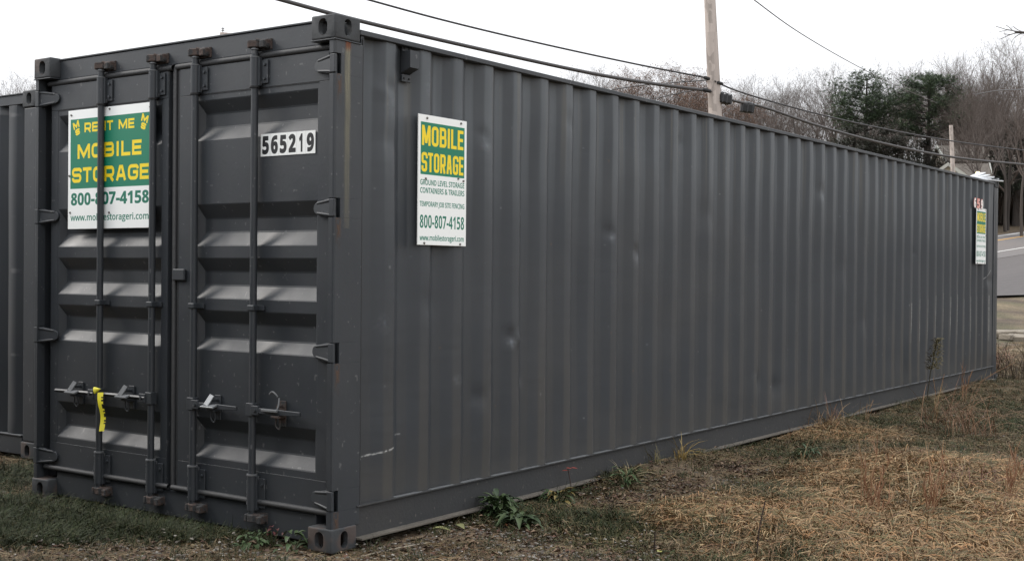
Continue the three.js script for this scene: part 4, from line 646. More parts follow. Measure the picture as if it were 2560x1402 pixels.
{ // tall dry stems
  const stem = (label, u0, v0, u1, v1, n, pal, seed, feather) => {
    const p = onGround(u0, v0), D = toDL(p.x, p.z)[0], top = atDepth(u1, v1, D + 0.05).sub(p), R = rng(seed), t = thing('tall_grass', label, 'tall grass', p), S = [], F = [];
    for (let i = 0; i < n; i++) { const k = i ? 0.45 + 0.5 * R() : 1, off = V((R() - 0.5) * 0.14 * (i ? 1 : 0), 0, (R() - 0.5) * 0.14 * (i ? 1 : 0)), tip = top.clone().multiplyScalar(k).add(off.clone().multiplyScalar(1.4)), mid = tip.clone().multiplyScalar(0.5).add(V((R() - 0.5) * 0.03, 0, (R() - 0.5) * 0.03)); S.push(tube([V(off.x * 0.4, -0.02, off.z * 0.4), mid, tip], 0.0022, 4, 6));
      for (let j = 0; j < feather; j++) { const s = 0.15 + 0.8 * R(), a = R() * 6.283, b = tip.clone().multiplyScalar(s), len = 0.05 + 0.1 * R(); F.push([[[b.x, b.y, b.z], [b.x + Math.cos(a) * len * 0.25, b.y + len * 0.6, b.z + Math.sin(a) * len * 0.25], [b.x + Math.cos(a) * len * 0.45, b.y + len, b.z + Math.sin(a) * len * 0.45]], 0.0042, pick(R, pal)]); } }
    part('stem', S, stemMat(0.27, 0.15, 0.08), t); if (F.length) addMesh(t, 'leaves', strips(F), bladeMat);
  };
  const RD = [[0.3, 0.15, 0.08], [0.34, 0.2, 0.1], [0.24, 0.11, 0.06]];
  stem('tall reddish grass stems, leftmost of the three standing in front of the container', 2165, 1290, 2196, 1120, 5, RD, 461, 16);
  stem('tall reddish grass stems standing right of the leftmost ones, second nearest', 2325, 1300, 2362, 1135, 5, RD, 463, 16);
  stem('tallest pale grass stem leaning right before the far part of container', 2340, 1060, 2362, 935, 3, [[0.36, 0.26, 0.13]], 465, 8);
  stem('straight orange grass stem right of the tallest pale stem', 2410, 1010, 2408, 915, 3, RD, 467, 10);
  stem('short reddish stem beside the leftmost tall stems', 2195, 1300, 2200, 1225, 3, RD, 469, 8);
  stem('pale dry stem bowing over the far bottom corner', 2420, 960, 2470, 885, 2, [[0.34, 0.25, 0.13]], 471, 3);
  stem('pale yellow stem bowing right past the far corner post', 2440, 960, 2540, 905, 2, [[0.36, 0.27, 0.14]], 473, 3);
  stem('wispy stems in front of the bottom rail near its middle right', 2075, 1068, 2092, 1010, 5, [[0.22, 0.13, 0.1], [0.3, 0.2, 0.12]], 475, 6);
  stem('wispy pale stem with drooping tip before the rail', 2165, 1055, 2185, 1000, 3, [[0.3, 0.24, 0.16]], 477, 3);
  stem('thick reddish stems at the right edge of the straw', 2520, 1260, 2540, 1120, 5, RD, 479, 14);
  // dead goldenrod
  const p = onGround(2318, 1004), D = toDL(p.x, p.z)[0], top = atDepth(2346, 848, D).sub(p), R = rng(481), t = thing('goldenrod', 'dead goldenrod with brown seed plume standing before the far container side', 'weed', p), F = [];
  part('stem', tube([V(0, -0.02, 0), top.clone().multiplyScalar(0.45).add(V(-0.012, 0, 0)), top], 0.006, 5), stemMat(0.045, 0.04, 0.025), t);
  for (let i = 0; i < 210; i++) { const s = 0.5 + 0.5 * R(), q = (0.075 - 0.16 * Math.abs(s - 0.64)) * (0.3 + 0.7 * R()), a = R() * 6.283, b = top.clone().multiplyScalar(s), len = 0.03 + 0.03 * R(); b.x += Math.cos(a) * q; b.z += Math.sin(a) * q; F.push([[[b.x, b.y, b.z], [b.x + Math.cos(a) * len * 0.5, b.y + len * 0.4, b.z + Math.sin(a) * len * 0.5], [b.x + Math.cos(a) * len, b.y + len * 0.2, b.z + Math.sin(a) * len]], 0.011, pick(R, [[0.13, 0.105, 0.045], [0.1, 0.085, 0.035], [0.17, 0.14, 0.07]])]); }
  addMesh(t, 'seed_plume', strips(F), bladeMat);
}

// ------------------------------------------------------------------ road, verge, slab beyond the far end
function slopeAt(u, v) { return onGround(u, v, (x, z) => hill(toDL(x, z)[0])); }
function strip(name, a0, a1, b0, b1, mat, lift, kind = 'structure', ext0 = -6, ext1 = 9) {     // between two lines on the ground, drawn through photo points
  const A0 = slopeAt(...a0), A1 = slopeAt(...a1), B0 = slopeAt(...b0), B1 = slopeAt(...b1), P = [], I = [], UV = [], N = 60;
  for (let i = 0; i <= N; i++) { const t = lerp(ext0, ext1, i / N); for (const [p, q, s] of [[A0, A1, 0], [A0, A1, 0.5], [B0, B1, 1]]) { const r = s === 0.5 ? p.clone().lerp(q, t).lerp(B0.clone().lerp(B1, t), 0.5) : p.clone().lerp(q, t); const y = Math.max(hill(toDL(r.x, r.z)[0]), -0.02); P.push(r.x, y + lift, r.z); UV.push(r.x, r.z); } }
  for (let i = 0; i < N; i++) for (const q of [0, 1]) { const k = i * 3 + q; I.push(k, k + 3, k + 1, k + 1, k + 3, k + 4); }
  const m = new THREE.Mesh(meshFrom(P, I, null, UV), mat); m.name = numbered(name); m.userData.kind = kind; scene.add(m); return m;
}
const asphaltMap = colorTex(512, 512, (x, y) => { const n = fbm(x * 6, y * 30, 501, 4, 6), f = fbm(x * 120, y * 120, 511, 2, 120); const k = 0.45 + 0.9 * n + 0.35 * (f - 0.5); return [0.092 * k, 0.085 * k, 0.083 * k]; }, 7, 3);
const asphaltOld = std({ map: asphaltMap, color: new THREE.Color(0.85, 0.82, 0.82), roughness: 0.85 }), asphalt = std({ map: asphaltMap, roughness: 0.85 }), asphaltNew = std({ map: asphaltMap, color: new THREE.Color(1.35, 1.35, 1.35), roughness: 0.85 });
const lineWhite = std({ color: new THREE.Color(0.62, 0.62, 0.6), roughness: 0.7 }), lineYellow = std({ color: new THREE.Color(0.5, 0.28, 0.06), roughness: 0.7 }), concrete = std({ map: soilDust(), color: new THREE.Color(1.75, 1.7, 1.6), roughness: 0.9, bumpMap: peel, bumpScale: 0.004 });
strip('parking_apron', [2497, 744], [2560, 742], [2497, 650], [2560, 640], asphaltOld, 0.06);
strip('road', [2497, 649.5], [2560, 639.5], [2497, 590], [2560, 581], asphaltNew, 0.064);
strip('edge_line', [2497, 633.5], [2560, 623], [2497, 632.4], [2560, 621.9], lineWhite, 0.07); strip('centre_line', [2497, 604.5], [2560, 594.5], [2497, 603], [2560, 593], lineYellow, 0.07); strip('edge_line', [2497, 594], [2560, 584.5], [2497, 592.8], [2560, 583.3], lineWhite, 0.07);
strip('sidewalk', [2497, 549], [2560, 545.5], [2497, 545], [2560, 542], concrete, 0.12); strip('sidewalk', [2515, 531], [2560, 528], [2515, 528.5], [2560, 525.5], concrete, 0.12);
strip('driveway', [2525, 520], [2560, 526], [2525, 512], [2560, 517], std({ color: new THREE.Color(0.24, 0.245, 0.26), roughness: 0.9 }), 0.12, 'structure', 0, 4);
{ // broken pale slab pieces and the bank below them
  const R = rng(521), t0 = onGround(2505, 842), pieces = [[2500, 838, 0.7], [2512, 846, 0.55], [2535, 838, 0.9], [2556, 840, 0.9], [2580, 836, 1.0], [2524, 850, 0.5], [2548, 850, 0.6]];
  pieces.forEach(([u, v, s], i) => { const p = onGround(u, v), n = 6, sh = poly([...Array(n)].map((_, k) => { const a = k / n * 6.283, r = s * (0.3 + 0.25 * R()); return [Math.cos(a) * r, Math.sin(a) * r]; })), g = ex(sh, 0.09, 0.012); g.rotateX(-Math.PI / 2); g.rotateX((R() - 0.5) * 0.3); g.rotateZ((R() - 0.5) * 0.3); const m = new THREE.Mesh(metreUV(g), concrete); m.name = numbered('broken_slab'); m.position.copy(p); m.position.y += 0.0; m.rotation.y = R() * 6; scene.add(m); tag(m, 'pale broken concrete slab lying beyond the far corner of the container', 'slab', 'broken slabs past the container'); });
}
{ // low dark stone wall by the driveway, far away
  const a = slopeAt(2488, 540), b = slopeAt(2530, 538), t = thing('stone_wall', 'low dark stone wall at the roadside past the container end', 'wall', a), d = b.clone().sub(a), R = rng(531), mats = [0.06, 0.075, 0.09].map((k) => std({ color: new THREE.Color(k, k * 0.97, k * 0.9), roughness: 0.95, bumpMap: peel, bumpScale: 0.02 }));
  const n = 7; for (let r = 0; r < 3; r++) for (let i = 0; i < n; i++) { const q = (i + (r % 2) * 0.5) / n, w = d.length() / n, g = box(-w * 0.5 + 0.03, w * 0.5 - 0.03, 0, 0.32, -0.22, 0.22, 0.06); const m = part('stone', g, pick(R, mats), t); m.position.copy(d.clone().multiplyScalar(q)).add(V(0, r * 0.33, 0)); m.rotation.y = Math.atan2(-d.z, d.x) + (R() - 0.5) * 0.06; }
}
// ------------------------------------------------------------------ poles and wires
const poleWood = std({ map: colorTex(256, 512, (x, y) => { const n = fbm(x * 24, y * 3, 541, 4, 24), k = fbm(x * 6, y * 9, 545, 3, 6); const q = 0.72 + 0.5 * n - (k > 0.66 ? 0.25 : 0); return [0.46 * q, 0.4 * q, 0.36 * q]; }, 0.9, 3), roughness: 0.9 });
const wireMat = std({ color: new THREE.Color(0.035, 0.033, 0.035), roughness: 0.6 }), wirePale = std({ color: new THREE.Color(0.06, 0.056, 0.056), roughness: 0.6 });
function pole(label, u, v, D, utop, vtop, r0, r1, up) {
  const b = atDepth(u, v, D), t0 = atDepth(utop, vtop, D), dir = t0.clone().sub(b).normalize(), foot = b.clone().addScaledVector(dir, -(b.y - ground(b.x, b.z)) / dir.y), top = t0.clone().addScaledVector(dir, up), t = thing('utility_pole', label, 'utility pole', foot);
  part('shaft', cyl(V(0, -0.3, 0), top.clone().sub(foot), r0, r1, 20), poleWood, t); return [t, foot, dir];
}
const [p1, f1] = pole('thick weathered wooden utility pole rising behind the container, carrying the cables', 1790, 285, 24, 1776, 0, 0.17, 0.085, 3.2);
const [p2, f2] = pole('thin pale utility pole far off in front of the woods at right', 2384, 425, 58, 2379, 313, 0.13, 0.085, 0);
const on = (u, v, D) => atDepth(u, v, D);
function cable(name, label, pts, r, mat = wireMat) { const p0 = on(...pts[0]), m = new THREE.Mesh(metreUV(tube(pts.map((q) => on(...q).sub(p0)), r, 6, 60)), mat); m.name = numbered(name); m.position.copy(p0); scene.add(m); return tag(m, label, 'cable'); }
cable('cable', 'thick lower cable running over the container from top left to the near pole', [[640, -18, 18.4], [860, 42, 19], [1180, 118, 20.6], [1500, 187, 22.4], [1655, 212, 23.3], [1768, 226, 23.86]], 0.033, wirePale);
cable('cable', 'thick cable sagging right from the near pole past the far one', [[1772, 226, 23.84], [1800, 238, 24.2], [1836, 252, 24.4], [1900, 265, 24.8], [2040, 312, 26], [2200, 356, 27.5], [2380, 392, 29.5], [2580, 413, 32]], 0.028, wirePale);
cable('cable', 'upper cable running from top left down to the near pole', [[880, -12, 19], [1100, 48, 20], [1350, 108, 21.6], [1600, 162, 23], [1770, 195, 23.86]], 0.017);
cable('cable', 'upper cable running right from the near pole towards the far pole', [[1788, 203, 23.86], [1830, 222, 24.4], [1960, 262, 26], [2150, 309, 28.5], [2380, 352, 32], [2580, 378, 35]], 0.017);
cable('cable', 'thin wire slanting down from the top into the pine crown', [[1860, -20, 26], [1990, 75, 32], [2150, 168, 42], [2262, 222, 52], [2345, 258, 62]], 0.014, wirePale);
cable('cable', 'thin drop wire left of the near pole, upper of the two', [[1530, 224, 27], [1605, 213, 26], [1690, 206, 25], [1770, 200, 23.9]], 0.012);
cable('cable', 'thin drop wire left of the near pole, lower of the two', [[1640, 246, 27], [1700, 232, 25.5], [1770, 220, 23.9]], 0.012);
cable('cable', 'looped slack wire hanging beside the near pole', [[1700, 184, 23.4], [1704, 200, 23.4], [1722, 204, 23.5], [1742, 192, 23.6], [1752, 188, 23.6]], 0.008);
cable('cable', 'thin wire crossing the trees at the right edge', [[2440, 236, 60], [2500, 226, 52], [2580, 223, 45]], 0.02);
{ // splice boxes lashed to the cable
  for (const [u, v, D, yaw, label] of [[1812, 247, 24.0, 0.9, 'black cable splice case hanging right against the near pole'], [1869, 270, 24.6, 0.35, 'black ribbed cable splice case hanging on the thick cable right of the pole']]) {
    const p = on(u, v, D), t = thing('splice_case', label, 'splice case', p); t.rotation.y = YAW + yaw - 0.4; t.rotation.z = -0.12;
    part('case', [box(-0.135, 0.135, -0.09, 0.075, -0.085, 0.085, 0.025, 3)], black, t); for (const x of [-0.1, 0, 0.1]) part('strap', box(x - 0.014, x + 0.014, -0.096, 0.1, -0.092, 0.092, 0.02, 2), rubber, t); part('hanger', tube([V(-0.15, 0.1, 0), V(0, 0.125, 0), V(0.17, 0.085, 0)], 0.008, 6), zinc, t);
  }
  const local = (u, v, D) => on(u, v, D).sub(f1);
  part('bracket', cyl(local(1762, 194, 23.8), local(1774, 197, 23.86), 0.035, 0.03, 8), black, p1); part('bracket', [cyl(local(1796, 206, 23.86), local(1806, 209, 24), 0.03, 0.03, 8)], black, p1); part('bracket', [cyl(local(1758, 224, 23.8), local(1776, 228, 23.84), 0.04, 0.035, 8)], black, p1);
  // the tip of another pole peeping over the roof edge
  const b = on(556, 130, 42), q = thing('insulator_post', 'small pole-top insulator peeping over the door end of container roof', 'insulator', V(b.x, ground(b.x, b.z), b.z)), at = (u, v) => on(u, v, 42).sub(q.position);
  part('post', cyl(V(0, -0.2, 0), at(556, 84), 0.14, 0.1, 12), poleWood, q); part('crossarm', cyl(at(550, 84), at(640, 92), 0.06, 0.06, 6), poleWood, q); part('pin', cyl(at(556, 84), at(556, 68), 0.012, 0.012, 6), black, q); for (const v of [70, 74.5]) part('insulator', cyl(at(556, v), at(556, v + 2), 0.05, 0.06, 10), std({ color: new THREE.Color(0.3, 0.3, 0.3), roughness: 0.4 }), q);
}
// ------------------------------------------------------------------ houses on the slope
{
  const siding = (r, g, b) => std({ color: new THREE.Color(r, g, b), roughness: 0.8 }), glass = std({ color: new THREE.Color(0.03, 0.035, 0.04), roughness: 0.15 }), trim = siding(0.36, 0.37, 0.34), shingle = std({ map: colorTex(256, 256, (x, y) => { const k = 0.8 + 0.4 * fbm(x * 30, y * 12, 551, 3, 30); return [0.13 * k, 0.115 * k, 0.1 * k]; }, 3, 3), roughness: 0.95 });
  function house(label, u, vr, D, w, d, wall, rise, yaw, wm, windows) {       // ridge top at (u, vr)
    const r = on(u, vr, D), h = r.y - rise - wall, t = thing('house', label, 'house', V(r.x, h, r.z)); t.rotation.y = YAW + yaw;
    part('wall', [box(-w / 2, w / 2, -3, wall, -d / 2, d / 2, 0)], wm, t);
    const gab = (x) => { const g = ex(poly([[-d / 2, 0], [d / 2, 0], [0, rise - 0.05]]), 0.1); g.rotateY(Math.PI / 2); g.translate(x, wall, 0); return g; }; part('gable', gab(-w / 2 - 0.001), wm, t); part('gable', gab(w / 2 - 0.099), wm, t);
    const L = Math.hypot(d / 2 + 0.3, rise * (1 + 0.6 / d)), roof = [-1, 1].map((q) => { const g = box(-w / 2 - 0.25, w / 2 + 0.25, -0.06, 0.06, 0, L, 0); g.rotateX(q > 0 ? Math.atan2(rise, d / 2) : Math.PI - Math.atan2(rise, d / 2)); g.translate(0, wall + rise, 0); return g; }); part('roof', roof[0], shingle, t); part('roof', roof[1], shingle, t);
    [-1, 1].forEach((q) => { const a = Math.atan2(rise, d / 2); [-1, 1].forEach((s) => { const g = box(-0.04, 0.04, -0.12, 0.05, 0, L, 0); g.rotateX(s > 0 ? a : Math.PI - a); g.translate(q * (w / 2 + 0.28), wall + rise + 0.02, 0); part('fascia', g, trim, t); }); });
    for (const [fx, y, ww, hh, end] of windows) { const f = part('window', end ? box(w / 2 - 0.01, w / 2 + 0.06, y, y + hh, fx - ww / 2, fx + ww / 2, 0) : box(fx - ww / 2, fx + ww / 2, y, y + hh, d / 2 - 0.01, d / 2 + 0.06, 0), trim, t); part('pane', end ? box(w / 2 + 0.03, w / 2 + 0.07, y + 0.08, y + hh - 0.08, fx - ww / 2 + 0.08, fx + ww / 2 - 0.08, 0) : box(fx - ww / 2 + 0.08, fx + ww / 2 - 0.08, y + 0.08, y + hh - 0.08, d / 2 + 0.03, d / 2 + 0.07, 0), glass, f); } return t;
  }
  const h1 = house('low house with weathered brown-grey roof just above the far end of container', 2424, 411, 72, 1.7, 3.0, 2.4, 1.0, -0.25, siding(0.27, 0.29, 0.26), [[-0.5, 0.9, 0.6, 1.0], [0.6, 0.9, 0.6, 1.0]]);
  house('little white gable end left of the brown-grey roof', 2374, 416, 67, 2.2, 1.9, 2.2, 0.7, 1.25, siding(0.5, 0.52, 0.47), [[0, 1.1, 0.6, 0.9, 1]]);
  house('cream two-storey house half hidden by trees behind the far pole', 2432, 366, 86, 4.2, 5, 4.4, 1.2, -0.1, siding(0.42, 0.38, 0.32), [[-1.2, 0.8, 0.8, 1.2], [1.1, 0.8, 0.8, 1.2], [-1.2, 3, 0.8, 1.1], [1.1, 3, 0.8, 1.1]]);
  house('pale house among the trunks at the right edge', 2560, 418, 100, 7, 6, 3.2, 1.2, 0.2, siding(0.36, 0.34, 0.31), [[-2, 1, 0.9, 1.2], [0, 1, 0.9, 1.2], [2, 1, 0.9, 1.2]]);
  const lp = on(2446, 432, 60), lamp = thing('flood_lamp', 'lit warm lamp glowing in front of the brown-grey roof', 'lamp', lp), bulb = new THREE.Mesh(new THREE.SphereGeometry(0.07, 12, 8), std({ color: 0x221a10, emissive: new THREE.Color(1, 0.78, 0.42), emissiveIntensity: 1.2 })); bulb.scale.x = 1.5; bulb.name = 'bulb'; lamp.add(bulb);
  part('post', cyl(V(0, -0.14, 0), V(0, ground(lp.x, lp.z) - lp.y, 0), 0.05, 0.06, 8), black, lamp); const pl = new THREE.PointLight(0xffc878, 4); pl.position.copy(lp).add(V(0.3, 0, 0.3)); pl.shadow.radius = 6; pl.castShadow = true; scene.add(pl);
}
// ------------------------------------------------------------------ bare trees: trunk, limbs and fine twigs as tapered prisms
function bareTree(seed, H, opt = {}) {
  const R = rng(seed), o = { limbs: 9, first: 0.35, spread: 0.62, curl: 0.25, crown: 1, twig: 0.0075, ...opt }, T = { P: [], N: [], I: [] }, K = { P: [], N: [], I: [] }, tips = [];
  const ring = (B, c, d, r, n) => { const a = Math.abs(d.y) > 0.9 ? V(1, 0, 0) : V(0, 1, 0), s = d.clone().cross(a).normalize(), q = d.clone().cross(s); const k = B.P.length / 3; for (let i = 0; i < n; i++) { const t = i / n * 6.283, x = Math.cos(t), y = Math.sin(t), nx = s.x * x + q.x * y, ny = s.y * x + q.y * y, nz = s.z * x + q.z * y; B.P.push(c.x + nx * r, c.y + ny * r, c.z + nz * r); B.N.push(nx, ny, nz); } return k; };
  function limb(B, p, d, len, r0, r1, segs, n, wander, up) {
    const out = []; let k = ring(B, p, d, r0, n); const c = p.clone();
    for (let i = 1; i <= segs; i++) { d = d.clone().add(V((R() - 0.5) * wander, (R() - 0.5) * wander * 0.6 + up, (R() - 0.5) * wander)).normalize(); c.addScaledVector(d, len / segs); const r = lerp(r0, r1, i / segs), k2 = ring(B, c, d, r, n); for (let j = 0; j < n; j++) { const a = k + j, b = k + (j + 1) % n, e = k2 + j, f = k2 + (j + 1) % n; B.I.push(a, b, e, b, f, e); } k = k2; out.push([c.clone(), d.clone(), r]); }
    return out;
  }
  const side = (d, ang) => { const a = R() * 6.283, s = V(Math.cos(a), 0, Math.sin(a)).cross(d).normalize(); if (!isFinite(s.x) || s.lengthSq() < 0.5) s.set(1, 0, 0); return d.clone().multiplyScalar(Math.cos(ang)).addScaledVector(s, Math.sin(ang)).normalize(); };
  const tw = o.twig;
  const trunk = limb(T, V(0, -0.5, 0), V((R() - 0.5) * 0.06, 1, (R() - 0.5) * 0.06).normalize(), H * 0.9, H * 0.0145, H * 0.0035, 14, 7, 0.14, 0.02);
  const sub = (p, d, len, r, depth) => {
    const B = K, segs = depth > 2 ? 5 : depth > 1 ? 4 : 3, pts = limb(B, p, d, len, r, Math.max(tw * 0.45, r * 0.45), segs, 3, o.curl * (depth > 2 ? 0.9 : 1.5), depth > 1 ? 0.035 : 0.01);
    if (depth <= 0) { tips.push(pts[pts.length - 1][0]); return; }
    const kids = depth > 2 ? 6 : depth > 1 ? 5 : 3;
    for (let i = 0; i < kids; i++) { const q = pts[Math.min(segs - 1, Math.floor((0.25 + 0.75 * (i + R()) / kids) * segs))]; sub(q[0], side(q[1], 0.35 + 0.5 * R()), len * (0.42 + 0.25 * R()), Math.max(tw * (0.6 + 0.2 * depth), q[2] * 0.6), depth - 1); }
    const e = pts[segs - 1]; sub(e[0], side(e[1], 0.15 + 0.2 * R()), len * 0.55, Math.max(tw, e[2]), depth - 1);
  };
  for (let i = 0; i < o.limbs; i++) { const f = lerp(o.first, 0.97, (i + 0.5 * R()) / o.limbs), q = trunk[Math.min(13, Math.floor(f * 14))], len = H * 0.38 * o.crown * (1 - 0.62 * Math.max(0, f - 0.3)) * (0.75 + 0.4 * R()); sub(q[0], side(q[1], o.spread * (1.15 - 0.5 * f) * (0.7 + 0.6 * R())), len, q[2] * 0.74, 3); }
  let top = 0; for (let i = 1; i < K.P.length; i += 3) top = Math.max(top, K.P[i]);
  return { trunk: meshFrom(T.P, T.I, T.N), crown: meshFrom(K.P, K.I, K.N), tips, H: top };
}
const barkMats = [[0.06, 0.05, 0.044], [0.075, 0.064, 0.057], [0.05, 0.042, 0.037]].map((c) => std({ color: new THREE.Color(...c), roughness: 0.95 }));
const twigMats = [[0.1, 0.08, 0.069], [0.118, 0.097, 0.086], [0.084, 0.064, 0.054]].map((c) => std({ color: new THREE.Color(...c), roughness: 0.95 }));
const PROTO = [bareTree(601, 16, { limbs: 12 }), bareTree(607, 16, { limbs: 11, first: 0.3, spread: 0.75 }), bareTree(613, 16, { limbs: 11, first: 0.45, spread: 0.5 }), bareTree(619, 16, { limbs: 13, first: 0.25, spread: 0.85, crown: 1.05 }), bareTree(631, 16, { limbs: 10, first: 0.5, spread: 0.55 })];
function leavesOn(tips, seed, share, size, pal) { const R = rng(seed), P = [], I = [], C = []; for (const t of tips) { if (R() > share) continue; for (let i = 0; i < 5; i++) { const c = pick(R, pal), k = P.length / 3, a = V(R() - 0.5, R() - 0.5, R() - 0.5).normalize().multiplyScalar(size * (0.6 + 0.8 * R())), b = V(R() - 0.5, R() - 0.5, R() - 0.5).normalize().multiplyScalar(size * 0.5), q = t.clone().add(V(R() - 0.5, R() - 0.7, R() - 0.5).multiplyScalar(0.5)); P.push(q.x - a.x, q.y - a.y, q.z - a.z, q.x + b.x, q.y + b.y, q.z + b.z, q.x + a.x, q.y + a.y, q.z + a.z, q.x - b.x, q.y - b.y, q.z - b.z); I.push(k, k + 1, k + 2, k, k + 2, k + 3); for (let j = 0; j < 4; j++) C.push(...c); } } const g = meshFrom(P, I); g.setAttribute('color', new THREE.Float32BufferAttribute(C, 3)); return g; }
const dryLeaves = [0, 2].map((k) => leavesOn(PROTO[k].tips, 641 + k, 0.75, 0.085, [[0.15, 0.085, 0.055], [0.19, 0.105, 0.065], [0.12, 0.075, 0.055]]));
const leafDry = std({ vertexColors: true, roughness: 0.8 });
const R6 = rng(651);
function tree(k, u, vt, D, label, brown) {
  const top = atDepth(u, vt, D), y0 = ground(top.x, top.z), t = thing('bare_tree', label, 'tree', V(top.x, y0, top.z), label.startsWith('bare grey') ? 'bare trees of the wood ' + (u < 1780 ? 'left of the near pole' : u < 2140 ? 'between the near pole and the pines' : 'around and right of the pines') : undefined), p = PROTO[k], s = (top.y - y0) / (p.H * 0.9); t.rotation.y = R6() * 6.283; t.scale.set(s * (0.95 + 0.15 * R6()), s, s * (0.95 + 0.15 * R6()));
  const m = Math.floor(R6() * 3); addMesh(t, 'trunk', p.trunk, barkMats[m]); addMesh(t, 'crown', p.crown, twigMats[m]); if (brown !== undefined) addMesh(t, 'dry_leaves', dryLeaves[brown], leafDry); return t;
}
for (const [k, u, v, D] of [[0, 1425, 190, 118], [2, 1462, 188, 122], [4, 1505, 196, 116], [1, 1545, 188, 125], [2, 1755, 210, 128], [0, 1840, 214, 120], [2, 1880, 196, 112], [4, 1915, 206, 118], [1, 1968, 196, 104], [2, 2075, 186, 108], [4, 2105, 190, 100], [0, 2215, 184, 105], [2, 2255, 196, 112], [1, 2305, 188, 100], [4, 2345, 182, 96], [0, 2375, 170, 92], [3, 2405, 158, 88], [2, 2458, 142, 84], [1, 2485, 122, 80], [3, 2600, 102, 70], [0, 2440, 205, 74], [4, 2395, 240, 78], [2, 2520, 210, 72], [1, 2480, 260, 68], [4, 2560, 230, 66], [2, 2290, 290, 86], [4, 2170, 300, 92], [0, 2100, 290, 90], [2, 1990, 300, 96], [4, 1930, 290, 100]]) tree(k, u, v, D, u < 1780 ? 'bare grey twiggy tree above the container roof left of the near utility pole' : u < 2140 ? 'bare grey tree in the wood between near utility pole and the pines' : 'bare grey-brown tree in the dense wood behind and right of the pines');
tree(3, 2012, 180, 92, 'broad round-crowned bare tree standing clear left of the pines');
tree(1, 2152, 180, 96, 'bare tree whose pale branches fan out just left of the pines');
tree(3, 2525, 102, 74, 'tallest bare tree, at the right edge above the road');
tree(0, 2432, 146, 82, 'bare tree with dense brown twigs right behind the far utility pole');
tree(0, 1612, 186, 110, 'russet-leaved tree left of the near pole, tallest of the russet ones', 0); tree(2, 1652, 188, 112, 'russet-leaved tree behind the cables left of the near pole', 1); tree(0, 1700, 200, 108, 'russet-leaved tree just left of the near utility pole', 0); tree(2, 1740, 222, 104, 'low russet tree directly behind the near utility pole', 1); tree(0, 1830, 248, 100, 'low russet tree just right of the near utility pole', 0); tree(2, 1570, 200, 114, 'sparse russet-leaved tree at the left end of the russet ones above the roof', 1); tree(0, 1790, 226, 106, 'dull russet tree hidden behind the near utility pole shaft', 0); tree(2, 1880, 256, 98, 'low russet tree behind the hanging splice cases', 1);
tree(2, 18, 206, 60, 'bare treetop showing above the farther container, at the left edge'); tree(4, 62, 214, 64, 'bare treetop above the farther container beside the door corner');
{ // the wood behind reads as one mass
  const R = rng(661), spots = []; for (let i = 0; i < 76; i++) { const u = i < 34 ? 1400 + R() * 640 : 2060 + R() * 680, D = 105 + R() * 45, L = (u - 1280) / FOC * D, [x, z] = fromDL(D, L); spots.push([x, z, 0.62 + 0.36 * R(), R() * 6.283]); }
  [0, 2, 4].forEach((k, j) => { const mine = spots.filter((_, i) => i % 3 === j); for (const [nm, g, mat] of [['trunks', PROTO[k].trunk, barkMats[j]], ['branches', PROTO[k].crown, twigMats[j]]]) { const im = new THREE.InstancedMesh(g, mat, mine.length), m = new THREE.Matrix4(); mine.forEach(([x, z, s, a], i) => { const D = toDL(x, z)[0], h = (12 + 5 * s) / PROTO[k].H * (0.75 + 0.3 * smoothstep(x, -70, -20)); m.compose(V(x, ground(x, z), z), new THREE.Quaternion().setFromAxisAngle(V(0, 1, 0), a), V(h, h * s * 0.9, h)); im.setMatrixAt(i, m); }); im.name = numbered('wood_' + nm); tag(im, `far-off grey ${nm} of the bare wood on the slope, ${['thinly', 'closely', 'loosely'][j]} spaced row`, 'wood', null, 'stuff'); scene.add(im); } });
  // brush below the trees
  const bush = strips([...Array(420)].map(() => { const a = R() * 6.283, r = 0.7 * R(), h = 0.7 + 1.5 * R(), b = R() * 6.283; return [[[Math.cos(a) * r, 0, Math.sin(a) * r], [Math.cos(a) * r * 1.3 + 0.15 * Math.cos(b), h * 0.5, Math.sin(a) * r * 1.3 + 0.15 * Math.sin(b)], [Math.cos(a) * r * 1.6 + 0.5 * Math.cos(b), h, Math.sin(a) * r * 1.6 + 0.5 * Math.sin(b)]], 0.028, pick(R, [[0.07, 0.052, 0.04], [0.09, 0.06, 0.045], [0.06, 0.05, 0.035]])]; }));
  const im = new THREE.InstancedMesh(bush, bladeMat, 420), m = new THREE.Matrix4(); for (let i = 0; i < 420; i++) { const D = 78 + R() * 60, u = i < 60 ? 1400 + R() * 620 : 2040 + R() * 700, L = (u - 1280) / FOC * D, [x, z] = fromDL(D, L), s = 0.7 + 1.3 * R(); m.compose(V(x, ground(x, z), z), new THREE.Quaternion().setFromAxisAngle(V(0, 1, 0), R() * 6.283), V(s, s * (0.7 + 0.6 * R()), s)); im.setMatrixAt(i, m); } im.name = 'underbrush'; tag(im, 'dark brown brush filling the floor of the wood', 'brush', null, 'stuff'); scene.add(im);
}
